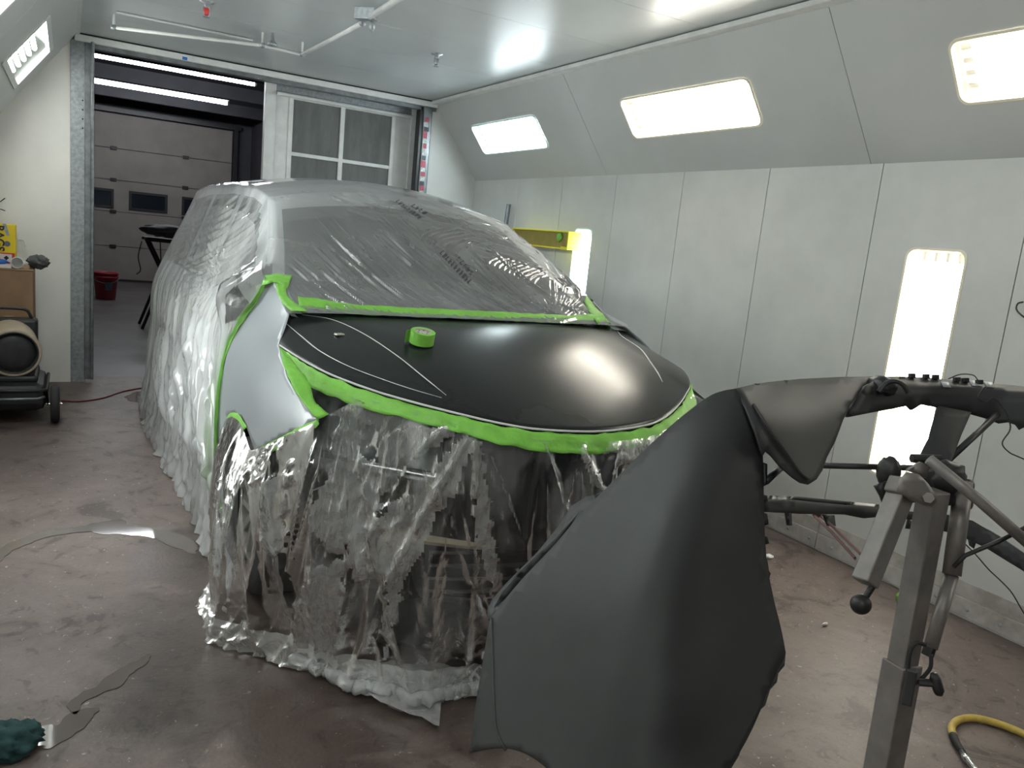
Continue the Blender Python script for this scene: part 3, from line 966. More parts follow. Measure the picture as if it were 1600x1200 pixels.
# --- front fender (bare silver), outlined on the side surface
FEN = [(453, 490), (446, 512), (436, 538), (441, 560), (450, 590), (463, 615), (480, 637), (499, 657), (470, 670), (440, 684), (415, 697), (399, 706), (393, 688), (386, 668), (377, 651), (367, 644),
       (358, 649), (352, 668), (350, 700), (349, 740), (349, 780), (350, 806), (342, 800), (338, 760), (337, 700), (338, 640), (342, 600), (349, 560), (360, 530), (378, 500), (400, 468), (414, 446), (428, 440), (438, 452), (443, 470)]
fpoly = [tuple(p) for p in np.vstack([resample(np.array([a, b]), max(2, int(math.dist(a, b) / 7) + 1))[:-1] for a, b in zip(FEN, FEN[1:] + FEN[:1])])]
P2, T2 = cdt(fpoly, step=7)
FV = []
for x, y in P2:
    q = hit(T_side, x, y)
    if q is None:
        k = 0
        while q is None and k < 60:
            k += 1
            q = hit(T_side, x + k * .6, y + k * .25)
    FV.append(q if q is not None else at(x, y, 0, .72))
FV = np.array(FV)
fen = mk('front_fender', FV, T2, M['silver'], car, smooth=True, thick=.0015, label='bare silver front fender between strips of green tape')
mk('front_fender', mirror(FV), [t[::-1] for t in T2], M['silver'], car, smooth=True, thick=.004)

# --- cabin section function
YT = [3.06, 3.2, 3.35, 3.5, 3.8, 4.2, 4.6, 5.2, 6.2, 6.9, 7.1, 7.24, 7.30]
ZA = [1.235, 1.262, 1.30, 1.352, 1.505, 1.70, 1.765, 1.79, 1.785, 1.755, 1.71, 1.54, 1.1]
XA = [.84, .838, .838, .83, .765, .69, .685, .69, .685, .67, .66, .64, .62]
CR = [.0, .006, .014, .026, .052, .08, .09, .09, .085, .075, .06, .04, .03]
def section(Y, qs, tops, off=0.0, film=True):
    """points around the body at station Y: left side floor->rail (qs), over the top (tops), right side down"""
    za, xa_, cr = np.interp(Y, YT, ZA), np.interp(Y, YT, XA), np.interp(Y, YT, CR)
    e = np.clip((Y - 7.0) / .3, 0, 1) * .10
    if film:
        fl = np.interp(Y, [3.5, 4.2, 5.0, 5.8, 6.6, 7.3], [.985, .985, 1.02, 1.07, 1.06, 1.02])
        W = np.array([fl, (fl + 1.0) / 2 + .008, 1.0, 1.003, .985, .945, .908]) - e
        Z = np.array([.006, .4, .72, .9, 1.04, 1.15, 1.23])
    else:
        W = np.array([.90, .955, .965, .968, .955, .92, .885]) - e
        Z = np.array([.22, .4, .72, .9, 1.04, 1.15, 1.21])
    W = np.r_[W, xa_ + off]
    Z = np.r_[np.minimum(Z, za - .01), za + off]
    t = np.linspace(0, 1, 90)
    L = np.r_[0, np.cumsum(np.hypot(np.diff(W), np.diff(Z)) + 1e-6)]
    ws, zs_ = np.interp(t * L[-1], L, W), np.interp(t * L[-1], L, Z)
    ws[1:-1], zs_[1:-1] = gsm(ws, 8, 0)[1:-1], gsm(zs_, 8, 0)[1:-1]
    a = np.stack([-np.interp(qs, t, ws), np.interp(qs, t, zs_)], 1)
    tx = tops * (xa_ + off)
    b = np.stack([tx, za + off + cr * (1 - tops ** 2) - .006 * np.abs(tops) ** 6], 1)
    c_ = np.stack([np.interp(qs[::2][::-1], t, ws), np.interp(qs[::2][::-1], t, zs_)], 1)
    A = np.vstack([a, b, c_])
    return np.c_[A[:, 0] + XC, np.full(len(A), Y), A[:, 1]]
# --- body shell under the film
qs, tp = np.linspace(0, 1, 70), np.linspace(-1, 1, 60)[1:-1]
Ys = np.r_[np.linspace(3.10, 4.3, 40), np.linspace(4.36, 7.24, 70)]
B = np.array([section(y, qs, tp, -.012, film=False) for y in Ys])
B[:, :, 1] += (.02)
nr, nc = B.shape[:2]
cell = (B[:-1, :-1] + B[1:, 1:]) / 2
hx = np.abs(cell[..., 0] - XC)
ra = np.interp(cell[..., 1] - .02, YT, XA)
zrail = np.interp(cell[..., 1] - .02, YT, ZA)
istop = np.zeros((nr - 1, nc - 1), bool)
istop[:, 69:69 + 59] = True
wind = istop & (cell[..., 1] < 4.12) & (hx < ra - .055)
swin = ~istop & (cell[..., 2] > 1.20) & (cell[..., 2] < zrail - .06) & (cell[..., 1] > 3.86) & (cell[..., 1] < 6.95)
pil = swin & ((np.abs(cell[..., 1] - 4.95) < .05) | (np.abs(cell[..., 1] - 5.95) < .06))
swin &= ~pil
# raked front edge of the side glass
swin &= (cell[..., 2] < 1.18 + (cell[..., 1] - 3.62) * .62)
gap = ~istop & (cell[..., 1] < 3.62) & (cell[..., 2] < 1.30)
CLEAR = [(352, 462), (384, 428), (424, 412), (428, 434), (402, 462), (374, 500), (352, 505)]
cm = cell.reshape(-1, 3).copy()
cm[:, 0] = XC - np.abs(cm[:, 0] - XC)
quart = (inpoly(pix(cm), CLEAR) & (cm[:, 1] < 4.3)).reshape(cell.shape[:2]) & ~istop
swin &= ~quart
wheel = np.zeros_like(gap)
for wy in (3.30, 6.33):
    wheel |= ~istop & (np.hypot(cell[..., 1] - wy, cell[..., 2] - .36) < .41)
left = cell[..., 0] < XC
Bv = B.reshape(-1, 3)
def part(name, mask, mat, **kw):
    V, F = compact(Bv, grid_faces(nr, nc, mask))
    return mk(name, V, F, mat, car, smooth=True, **kw)
part('body_shell', ~wind & ~swin & ~gap & ~wheel & ~quart, M['bodysilver'])
part('quarter_panel', quart & left, M['blackplastic'])
part('quarter_panel', quart & ~left, M['blackplastic'])
part('windshield', wind, M['glassdark'])
part('side_window', swin & left, M['glassdark'])
part('side_window', swin & ~left, M['glassdark'])
for sx in (-1, 1):
    MB().tube([(XC + sx * (.70), 3.55, 1.28), (XC + sx * .66, 4.12, 1.60)], .012, 6).mk('pillar_trim', M['blackplastic'], car)
# seats and dash glimpsed through the glass
MB().box((XC - .68, 3.5, .95), (XC + .68, 3.75, 1.18)).mk('dashboard', M['blackplastic'], car, bevel=.05)
for sx in (-.38, .38):
    s_ = MB().box((XC + sx - .24, 4.55, .6), (XC + sx + .24, 4.72, 1.28)).mk('front_seat', M['greycloth'], car, bevel=.06)
    MB().box((XC + sx - .13, 4.6, 1.3), (XC + sx + .13, 4.7, 1.48)).mk('headrest', M['greycloth'], s_, bevel=.03)
MB().box((XC - .5, 2.46, .10), (XC + .5, 3.0, .22)).mk('undertray', M['blackplastic'], car, bevel=.02)
# wheels
for wy in (3.30, 6.33):
    for sx in (-1, 1):
        wx = XC + sx * .82
        t = MB().lathe([(.20, -.11), (.30, -.115), (.335, -.10), (.345, -.06), (.345, .06), (.335, .10), (.30, .115), (.20, .11)], (wx, wy, .345), (1, 0, 0), 36).mk('tire', M['rubber'], car, smooth=True)
        r = MB()
        r.lathe([(.215, -.10), (.215, .10), (.20, .10), (.20, -.10), (.215, -.10)], (wx, wy, .345), (1, 0, 0), 36)
        for k in range(10):
            a = k * math.pi / 5
            r.bar((wx + sx * .075, wy + .03 * math.cos(a), .345 + .03 * math.sin(a)), (wx + sx * .085, wy + .21 * math.cos(a), .345 + .21 * math.sin(a)), .028, .02, up=(1, 0, 0))
        r.lathe([(0, sx * .09), (.05, sx * .085), (.055, sx * .06)], (wx, wy, .345), (1, 0, 0), 16)
        r.mk('rim', M['alu'], t)
# dark wheel housings and underbody
MB().box((XC - .72, 3.75, .2), (XC + .72, 7.0, .4)).mk('underbody', M['blackplastic'], car, bevel=.02)
for sx in (-1, 1):
    V = []
    for a in np.linspace(-.2, math.pi + .2, 20):
        for wx in (.62, .955):
            V.append((XC + sx * wx, 3.30 + .435 * math.cos(a), .36 + .435 * math.sin(a)))
    mk('wheel_housing', V, grid_faces(20, 2), M['blackplastic'], car, smooth=True)
    MB().box((XC + sx * .60 - .02, 2.85, .2), (XC + sx * .60 + .02, 3.78, 1.0)).mk('inner_panel', M['blackplastic'], car)
# mirrors
for sx in (-1, 1):
    q = np.array([XC + sx * .925, 3.74, 1.255])
    m_ = blob('mirror', q, (.08, .06, .07), M['blackplastic'], car, amp=.04, n=3)
    MB().tube([q + (-sx * .10, .0, -.05), (XC + sx * .84, 3.68, 1.22)], .025, 8).mk('mirror_arm', M['blackplastic'], m_)
# --- front end below the hood: gloss black fascia, headlamps, openings
fu = 81
top = smooth(LE, fu)
FZ = [(1.0, .000, -.03), (.9, -.012, -.08), (.75, -.03, -.20), (.6, -.035, -.36), (.45, -.02, -.52), (.33, .0, -.64), (.24, .07, -.76), (.1, .13, -.94)]
rows = []
for k, (sc_, fw, dz) in enumerate(FZ):
    r_ = top.copy()
    d_ = r_[:, :2] - np.array([0, 2.95])
    d_ /= np.linalg.norm(d_, axis=1)[:, None]
    r_[:, :2] -= d_ * (.03 + fw * 1.0)
    base = top[:, 2] + (0.995 - top[:, 2]) * min(1, k / 2)
    r_[:, 2] = base + dz
    r_[:, 0] += XC
    rows.append(r_)
rows = np.array(rows)
rows = np.array([[np.interp(np.linspace(0, 7, 31), range(8), rows[:, j, c]) for c in range(3)] for j in range(fu)]).transpose(2, 0, 1)
rows = gsm(rows, 3, 0)
cz = (rows[:-1, :-1] + rows[1:, 1:]) / 2
ax_ = np.abs(cz[..., 0] - XC)
lamp = (ax_ > .50) & (cz[..., 2] > .80) & (cz[..., 2] < 1.03) & (cz[..., 1] < 2.85)
grille = (ax_ < .52) & (cz[..., 2] > .36) & (cz[..., 2] < .56)
V, F = compact(rows.reshape(-1, 3), grid_faces(31, fu, ~grille & ~lamp))
mk('front_fascia', V, F, M['fascia'], car, smooth=True, thick=.003)
for sgn in (-1, 1):
    for nm_, msk, mt in (('headlamp', lamp, M['glassdark']), ):
        V, F = compact(rows.reshape(-1, 3) + (0, .012, 0), grid_faces(31, fu, msk & (np.sign(cz[..., 0] - XC) == sgn)))
        mk(nm_, V, F, mt, car, smooth=True)
T_fas = bvh(rows.reshape(-1, 3), grid_faces(31, fu))
for (x, y), r_ in (((448, 795), (.05, .06, .10)), ((625, 845), (.075, .04, .05))):  # tan blobs stand in for warm reflections in the gloss fascia
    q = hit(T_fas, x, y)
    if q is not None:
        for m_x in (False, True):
            blob('tan_reflection', mirror(q) if m_x else q, r_, M['tanrefl'], car, amp=.05, n=3)
MB().box((XC - .56, 2.36, .34), (XC + .56, 2.40, .60)).mk('radiator', M['blackplastic'], car)
for k in range(4):
    MB().tube([(XC + x, 2.20 + .09 * (x / .5) ** 2, .39 + k * .048) for x in np.linspace(-.52, .52, 17)], .008, 6).mk('grille_bar', M['blackmetal'], car)
MB().tube([(XC + x, 2.15 + .22 * (abs(x) / .6) ** 2.2, .575) for x in np.linspace(-.6, .6, 21)], .018, 8).mk('lower_trim', M['tantrim'], car)

# ================================================================== clear film over cabin and side
film = thing('cover_film', 'clear plastic film draped over the roof, windshield and side of the minivan', 'plastic film', (XC, 5.2, 0))
qs, tp = np.linspace(0, 1, 190), np.linspace(-1, 1, 330)[1:-1]
Ys = np.r_[np.linspace(3.09, 4.25, 300), np.linspace(4.262, 7.30, 210)]
Fm = np.array([section(y, qs, tp, .012) for y in Ys])
# mirror bump
Fm = Fm.copy()
for sx in (-1, 1):
    q = np.array([XC + sx * .96, 3.72, 1.26])
    dsx = np.exp(-(((Fm[..., 1] - q[1]) / .20) ** 2 + ((Fm[..., 2] - q[2]) / .13) ** 2)) * (np.sign(Fm[..., 0] - XC) == sx) * (np.abs(Fm[..., 0] - XC) > .6)
    Fm[..., 0] += sx * .11 * dsx
nr, nc = Fm.shape[:2]
T_film0 = bvh(Fm.reshape(-1, 3), grid_faces(nr, nc))
gN = np.cross(np.gradient(Fm, axis=1), np.gradient(Fm, axis=0))
gN /= np.linalg.norm(gN, axis=2)[..., None] + 1e-9
inner = np.array([XC, 5.0, .7])
if (gN[100, 290] @ (Fm[100, 290] - inner)) < 0:
    gN = -gN
disp = np.zeros((nr, nc))
FP = Fm.reshape(-1, 3)
def wrinkle(px, h, wd, n=26, both=False):
    """raised crease along a line drawn over the sheet"""
    P = hits(T_film0, px, 0, n)
    if len(P) < 4:
        return
    lo, hi = P.min(0) - 5 * wd, P.max(0) + 5 * wd
    idx = np.where(np.all((FP > lo) & (FP < hi), axis=1))[0]
    if len(idx) == 0:
        return
    Q = FP[idx]
    A, Bq = P[:-1], P[1:]
    ab = Bq - A
    best = np.full(len(idx), 9.)
    tt = np.zeros(len(idx))
    for k in range(len(A)):
        l2 = ab[k] @ ab[k]
        if l2 > .09 or l2 < 1e-12:
            continue
        s = np.clip(((Q - A[k]) @ ab[k]) / l2, 0, 1)
        d = np.linalg.norm(Q - (A[k] + s[:, None] * ab[k]), axis=1)
        m = d < best
        best[m] = d[m]
        tt[m] = (k + s[m]) / len(A)
    env = np.clip(np.minimum(tt, 1 - tt) * 6, 0.05, 1)
    disp.reshape(-1)[idx] += h * env * (np.exp(-(best / wd) ** 2) - .35 * np.exp(-((best - 2 * wd) / wd) ** 2))
R = random.Random(4)
def lerp(a, b, t):
    return (a[0] + (b[0] - a[0]) * t, a[1] + (b[1] - a[1]) * t)
def family(S0, S1, E0, E1, n, bend, h, wd, jit=8, cut=(0, .35)):
    for k in range(n):
        t = (k + R.uniform(-.3, .3)) / max(1, n - 1)
        t = min(1, max(0, t))
        a, b = lerp(S0, S1, t), lerp(E0, E1, min(1, max(0, t + R.uniform(-.04, .04))))
        a = (a[0] + R.uniform(-jit, jit), a[1] + R.uniform(-jit, jit))
        b = (b[0] + R.uniform(-jit, jit) * .6, b[1] + R.uniform(-2, 2))
        t0 = R.uniform(*cut)
        a = lerp(a, b, t0)
        m = lerp(a, b, .5)
        L = math.dist(a, b)
        nx, ny = -(b[1] - a[1]) / L, (b[0] - a[0]) / L
        bb = bend * L * R.uniform(.5, 1.3)
        m1, m2 = lerp(a, b, .3), lerp(a, b, .68)
        wrinkle([a, (m1[0] + nx * bb * .8, m1[1] + ny * bb * .8), (m2[0] + nx * bb, m2[1] + ny * bb), b], h * R.uniform(.5, 1.3), wd * R.uniform(.7, 1.4))
# windshield: long diagonal creases sweeping to the cowl
family((438, 440), (470, 330), (500, 486), (690, 498), 20, .05, .0068, .0052)
family((470, 325), (600, 318), (690, 498), (900, 505), 19, .06, .0066, .0055)
family((600, 320), (700, 340), (800, 500), (930, 500), 8, .05, .0055, .006, cut=(.1, .5))
# radiating gather at the cowl
for k in range(15):
    a = math.radians(-172 + k * 11.5)
    L = R.uniform(45, 95)
    wrinkle([(868 + 6 * math.cos(a), 504 + 4 * math.sin(a)), (868 + L * .5 * math.cos(a), 502 + L * .4 * math.sin(a)), (868 + L * math.cos(a), 502 + L * .75 * math.sin(a))], .005, .008)
# curved stretch marks
for k in range(9):
    x, y = 662 + k * 9 + R.uniform(-2, 2), 374 + k * 2 - abs(k - 4) * 2.2
    wrinkle([(x - 8, y + 14), (x, y + 3), (x + 14, y - 4), (x + 46 + k * 3, y - 12)], .0042, .006)
for k in range(10):
    x, y = 770 + k * 8, 402 + k * 3.2
    wrinkle([(x - 10, y + 14), (x - 4, y + 5), (x + 8, y), (x + 24, y - 4)], .004, .006)
for k in range(4):
    wrinkle([(560 + 10 * k, 335 + 5 * k), (580 + 6 * k, 318), (640 + 10 * k, 322 + 4 * k), (760, 345 + 8 * k)], .004, .008)
family((760, 345), (800, 372), (870, 425), (915, 470), 8, -.05, .006, .010, jit=6, cut=(0, .2))
family((640, 330), (760, 390), (800, 380), (905, 462), 9, -.06, .004, .008)
# roof
family((440, 292), (640, 308), (520, 318), (780, 356), 16, .03, .004, .011, jit=10, cut=(0, .5))
# side: creases running from the pillar down to the mirror and rear
family((408, 312), (404, 420), (262, 400), (318, 458), 26, -.06, .007, .011, jit=7)
family((380, 292), (410, 330), (285, 330), (268, 390), 12, -.08, .006, .011, jit=6)
for k in range(14):
    a = math.radians(120 + k * 13)
    L = R.uniform(30, 75)
    wrinkle([(334, 447), (334 + L * .5 * math.cos(a), 447 + L * .55 * math.sin(a)), (334 + L * math.cos(a), 447 + L * 1.1 * math.sin(a))], .006, .009)
# side: hanging folds
family((258, 420), (330, 480), (240, 640), (334, 770), 26, .02, .017, .018, jit=7, cut=(0, .4))
family((262, 470), (335, 500), (262, 700), (330, 790), 16, -.02, .012, .013, jit=9, cut=(0, .5))
# general slackness
U = Fm[..., 1]
ac = np.cumsum(np.r_[np.zeros((1, nr)), np.linalg.norm(np.diff(Fm, axis=1), axis=2).T], axis=0).T
sidem = np.clip((1.25 - Fm[..., 2]) / .5, 0, 1)
disp += .0025 * perlin(U * 5, ac * 3, 11) + sidem * (.020 * perlin(U * 6.5, ac * .6, 12) + .010 * perlin(U * 13 + ac * .9, ac * .7, 13) + .010 * ridged(U * 9 - ac * 1.2, ac * .9, 14))
low = np.clip((.28 - Fm[..., 2]) / .28, 0, 1)
disp += low * (.03 * ridged(U * 7, ac * 7, 15) + .02 * perlin(U * 12, ac * 12, 16) + .02)
Fm = Fm + gN * disp[..., None]
Fm[..., 2] = np.maximum(Fm[..., 2], .004)
FILMCUT = [(453, 494), (442, 478), (434, 455), (429, 434), (414, 436), (400, 462), (376, 494), (356, 530), (346, 565), (339, 605), (335, 650), (334, 700), (335, 760), (341, 806), (350, 850), (420, 1000), (900, 1000), (1150, 700), (1100, 560), (975, 519), (930, 506), (800, 496)]
C4 = (Fm[:-1, :-1] + Fm[1:, 1:]) / 2
cl = C4.reshape(-1, 3).copy()
rt = cl[:, 0] > XC
cl[rt, 0] = 2 * XC - cl[rt, 0]
cut = inpoly(pix(cl), FILMCUT) & (cl[:, 1] < 4.1)
cut &= ~((np.abs(cl[:, 0] - XC) < .80) & (cl[:, 2] > 1.2))
keep = ~cut.reshape(nr - 1, nc - 1)
topm = np.zeros_like(keep)
topm[:, 172:] = True
V, F = compact(Fm.reshape(-1, 3), grid_faces(nr, nc, keep & topm))
fc = mk('sheet', V, F, M['film_cab'], film, smooth=True)
clr = (inpoly(pix(C4.reshape(-1, 3)), CLEAR) & (C4.reshape(-1, 3)[:, 0] < XC) & (C4.reshape(-1, 3)[:, 1] < 4.3)).reshape(nr - 1, nc - 1) & ~topm
V, F = compact(Fm.reshape(-1, 3), grid_faces(nr, nc, keep & clr))
if len(F):
    mk('clear_patch', V, F, M['film_clear'], film, smooth=True)
V, F = compact(Fm.reshape(-1, 3), grid_faces(nr, nc, keep & ~topm & ~clr))
fs = mk('side_sheet', V, F, M['film_side'], film, smooth=True, label='hazy folds of film hanging to the floor')
T_film = bvh(Fm.reshape(-1, 3), grid_faces(nr, nc))
# printing on the film (not legible in the photograph): rows of small dark marks
def printing(p0, p1, hgt, n, seed, wdt=.75):
    r = random.Random(seed)
    m = MB()
    d = np.array(p1, float) - p0
    for k in range(n):
        for (a0, a1, b0, b1) in ((0, .3, 0, 1), (.3, .8, 0, .2), (.3, .8, .4, .6), (.55, .85, .2, 1))[:r.randint(2, 4)]:
            q = []
            for (a, b) in ((a0, b0), (a1, b0), (a1, b1), (a0, b1)):
                s = (k + a * wdt + .1) / n
                h = hit(T_film, p0[0] + d[0] * s + hgt[0] * b, p0[1] + d[1] * s + hgt[1] * b, .003)
                if h is None: break
                q.append(h)
            if len(q) == 4:
                m.add(q, [(0, 1, 2, 3)])
    if m.n:
        m.mk('print_mark', M['ink'], fc)
printing((686, 396), (733, 446), (6, -5), 11, 1)
printing((712, 405), (737, 432), (6, -4), 5, 2)
printing((617, 315), (655, 343), (6, -3), 9, 3)
printing((641, 322), (664, 336), (6, -3), 4, 4)

# ------------------------------------------------------------------ tape holding the cover film
def tapeon(tree, pa, pb, n=50, off=.004, parent=film, seed=0, wob=.0018, **kw):
    A, Bq = hits(tree, pa, off, n), hits(tree, pb, off, n)
    return ribbon('tape_strip', A, Bq, n, M['tape'], parent, seed=seed, wob=wob, **kw)
A = np.c_[re[:, 0] * .985 + XC, re[:, 1] + .004, re[:, 2] + .009][2:-4]
Bq = np.c_[re[:, 0] * .98 + XC, re[:, 1] + .055, re[:, 2] + .043][2:-4]
liftz = .016 * np.clip((np.abs(A[:, 0] - XC) - .55) / .2, 0, 1)
A[:, 2] += liftz
Bq[:, 2] += liftz * 1.3
ribbon('tape_strip', A, Bq, 110, M['tape'], film, seed=1, wob=.002, label='green tape along the windshield cowl')
tapeon(T_film, [(414, 431), (432, 429), (456, 433)], [(410, 446), (430, 443), (449, 452)], 16, seed=2)
tapeon(T_film, [(429, 440), (433, 458), (443, 476), (457, 489)], [(450, 440), (447, 457), (459, 473), (484, 490)], 24, seed=3)
tapeon(T_side, [(418, 440), (404, 470), (382, 502), (364, 532), (353, 562), (346, 602), (342, 650), (341, 700), (342, 756), (349, 804)],
       [(403, 447), (392, 470), (372, 498), (354, 530), (344, 562), (338, 602), (334.5, 650), (333, 700), (333, 756), (343, 790)], 70, seed=4, off=.004, wob=.002)
T_sideR = bvh(mirror(side_l).reshape(-1, 3), side_F)
tapeon(T_film, [(916, 462), (930, 480), (945, 497), (961, 513)], [(912, 472), (922, 490), (932, 505), (940, 513)], 24, seed=5)

# ================================================================== clear film skirt over the nose
skirt = thing('film_skirt', 'clear crumpled plastic film hanging from the hood edge to the floor', 'plastic film', (XC, 2.3, 0))
lft = hits(T_side, [(349, 790), (349, 730), (351, 680), (358, 655), (367, 650), (378, 658), (387, 674), (396, 704), (420, 697), (455, 680), (485, 666), (499, 660)], .012)
hd = np.c_[top[:, 0] + XC, top[:, 1], top[:, 2]]
hd = hd[(np.abs(hd[:, 0] - XC) < .74)]
hd = hd + np.c_[np.zeros(len(hd)), np.full(len(hd), -.022), np.full(len(hd), -.035)]
Tc = np.vstack([lft, hd, mirror(lft)[::-1]])
ns, ntv = 560, 190
Tc = resample(gsm(resample(Tc, 400), 2, 0), ns)
Bc = smooth([(.655, 3.72, 0), (.60, 3.5, 0), (.545, 3.2, 0), (.525, 2.95, 0), (.60, 2.80, 0), (.72, 2.68, 0), (.90, 2.45, 0), (1.08, 2.29, 0), (1.32, 2.27, 0), (1.6, 2.17, 0), (1.95, 2.2, 0), (2.3, 2.42, 0), (2.55, 2.72, 0), (2.66, 3.1, 0), (2.56, 3.72, 0)], 400)
# match both ends by relative position along the sheet
ta = np.r_[0, np.cumsum(np.linalg.norm(np.diff(Tc, axis=0), axis=1))]
ta /= ta[-1]
ba = np.linspace(0, 1, 400)
Bc = np.stack([np.interp(ta, ba, Bc[:, k]) for k in range(3)], 1)
t = np.linspace(0, 1, ntv)[:, None]
S = np.stack([Tc[None, :, k] * (1 - t) + Bc[None, :, k] * t for k in range(3)], 2)
S[..., 2] = Tc[None, :, 2] * (1 - t) + .006 * t
out = S[..., :2] - np.array([XC, 3.2])
out /= np.linalg.norm(out, axis=2)[..., None]
s_ = np.linspace(0, 1, ns)[None, :] + 0 * t
arc = s_ * 5.2
tm = t + 0 * s_
bulge = .05 * np.sin(np.pi * np.clip(tm, 0, 1)) ** .8
D = bulge.copy()
# pleats fanning out from the gather points on the tape
gpx = [(560, 640), (520, 655), (620, 650), (687, 668), (745, 672), (850, 690), (905, 690), (960, 690), (1010, 680), (440, 700), (400, 706), (380, 665)]
Tp = pix(Tc)
R2 = random.Random(12)
for gi, (gx, gy) in enumerate(gpx):
    k0 = int(np.argmin(np.hypot(Tp[:, 0] - gx, Tp[:, 1] - gy)))
    sg = k0 / (ns - 1)
    for k in range(6):
        sl = R2.uniform(-.55, .55) * (.30 if gi < 9 else .12) / 5.2 * 3.2
        wd = R2.uniform(.006, .013)
        line = sg + sl * tm ** .9
        ww = wd * (.35 + .8 * tm) / 5.2 * 2.2
        amp = R2.uniform(.006, .026) * np.clip(tm * 6, 0, 1) * np.clip((R2.uniform(.6, 1.25) - tm) * 5, 0, 1)
        D += amp * np.exp(-((s_ - line) / ww) ** 2)
        D += .35 * amp * np.exp(-np.abs((s_ - line - 1.6 * ww) / (.4 * ww)))
D += .035 * perlin(arc * 1.7, tm * .8, 21) * tm + .006 * perlin(arc * 5 + tm * 2, tm * 1.6, 22)
crm = np.clip(perlin(arc * 1.9 + 4 + tm * 1.2, tm * 1.6, 23) * 3.2 - .1, 0, 1)
D += crm * (.009 * ridged(arc * 9 + tm * 5, tm * 6, 24) + .005 * ridged(arc * 22, tm * 15 + arc * 6, 25) + .0022 * perlin(arc * 55, tm * 36, 26))
hem = np.clip((tm - .86) / .14, 0, 1)
D += hem * (.03 + .035 * np.clip(perlin(arc * 4, tm * 3, 27) + .3, 0, 1) + .022 * ridged(arc * 14, tm * 12, 28) + .012 * perlin(arc * 40, tm * 30, 29))
# crumpled double folds, seen as milky triangles between the clear parts
cs = lambda L: [(187 + x * .638, 390 + y * .638) for x, y in L]
CRUMP = [cs(L) for L in ([(545, 372), (620, 384), (600, 470), (645, 520), (662, 590), (610, 690), (570, 722), (520, 700), (498, 640), (530, 520)],
    [(850, 440), (868, 470), (805, 600), (772, 640), (742, 720), (700, 800), (688, 880), (645, 1010), (655, 900), (676, 770), (600, 785), (572, 740), (620, 655), (720, 570)],
    [(480, 762), (570, 745), (562, 900), (545, 1000), (430, 960), (442, 900)], [(650, 444), (760, 424), (825, 432), (780, 470), (704, 510), (655, 600), (640, 540)],
    [(860, 450), (880, 470), (900, 640), (925, 800), (900, 830), (870, 690)], [(1115, 480), (1140, 478), (1150, 560), (1175, 600), (1160, 606), (1130, 540)],
    [(385, 560), (440, 520), (420, 620), (440, 690), (405, 740), (380, 700)], [(1180, 480), (1290, 450), (1330, 440), (1290, 500), (1230, 520)])]
Sp = pix(S.reshape(-1, 3))
front = np.einsum('ij,ij->i', np.c_[out.reshape(-1, 2), np.zeros(ns * ntv)], CAM - S.reshape(-1, 3)) > 0
crf = np.zeros(ns * ntv, bool)
jig = np.c_[perlin(Sp[:, 0] * .06, Sp[:, 1] * .06, 51), perlin(Sp[:, 0] * .06, Sp[:, 1] * .06, 52)] * 9
for L in CRUMP:
    crf |= inpoly(Sp + jig, L)
crf = (crf & front).reshape(ntv, ns)
cw = gsm(gsm(crf.astype(float), 3, 0), 3, 1)
D += cw * (.010 + .008 * ridged(arc * 15 + tm * 4, tm * 4.5, 53) + .004 * ridged(arc * 34, tm * 12 + arc * 9, 54))
S[..., :2] += out * D[..., None]
S[..., 2] += hem * .02 * ridged(arc * 10 + 5, tm * 8, 30) * (1 - np.clip((tm - .97) / .03, 0, 1)) + .004 * perlin(arc * 30, tm * 30, 31) * np.clip(tm * 8, 0, 1)
S[..., 2] = np.maximum(S[..., 2], .004)
hm = np.zeros((ntv - 1, ns - 1), bool)
hm[int(ntv * .88):] = True
cq = crf[:-1, :-1] & ~hm
V, F = compact(S.reshape(-1, 3), grid_faces(ntv, ns, cq))
mk('crumpled_fold', V, F, M['film_crumple'], skirt, smooth=True, label='milky crumpled folds in the clear film')
V, F = compact(S.reshape(-1, 3), grid_faces(ntv, ns, ~hm & ~cq))
sk = mk('sheet', V, F, M['film_skirt'], skirt, smooth=True)
V, F = compact(S.reshape(-1, 3), grid_faces(ntv, ns, hm))
mk('hem', V, F, M['film_hem'], skirt, smooth=True, label='bunched milky hem of the film on the floor')
# rolled hem
hp = S[int(ntv * .965)].copy()
hp[:, 2] = .036 + .012 * perlin(arc[0] * 9, arc[0] * 0, 33)
hp[:, :2] += out[-1] * .015
ii = np.arange(150, 420)
hr = MB()
hr.tube(hp[ii], .019 + .006 * perlin(arc[0][ii] * 16, arc[0][ii] * 0 + .5, 34) + .006 * ridged(arc[0][ii] * 45, arc[0][ii] * 0 + .3, 38), 14)
Vh = np.vstack(hr.V)
Vh += .007 * np.stack([perlin(Vh[:, 0] * 30 + 7 * c, Vh[:, 1] * 30 + Vh[:, 2] * 40, 35 + c) for c in range(3)], 1) + .006 * np.stack([ridged(Vh[:, 0] * 55 + 7 * c, Vh[:, 1] * 55 + Vh[:, 2] * 50, 45 + c) for c in range(3)], 1)
mk('rolled_hem', Vh, hr.F, M['film_hem'], skirt, smooth=True)
# loose tail of film lying on the floor in front
tl = np.array([at(x, y, 2, .01) for x, y in ((545, 1045), (560, 1085), (600, 1110), (650, 1128), (686, 1138), (689, 1100), (706, 1072), (745, 1055), (690, 1040), (620, 1040))])
P2, T2 = cdt([tuple(p[:2]) for p in resample(np.vstack([tl, tl[:1]]), 60)[:-1]], step=.012)
z = .012 + .03 * np.clip(perlin(P2[:, 0] * 9, P2[:, 1] * 9, 41) + .2, 0, 1) + .012 * ridged(P2[:, 0] * 22, P2[:, 1] * 22, 42)
mk('loose_tail', np.c_[P2, z], T2, M['film_hem'], skirt, smooth=True)
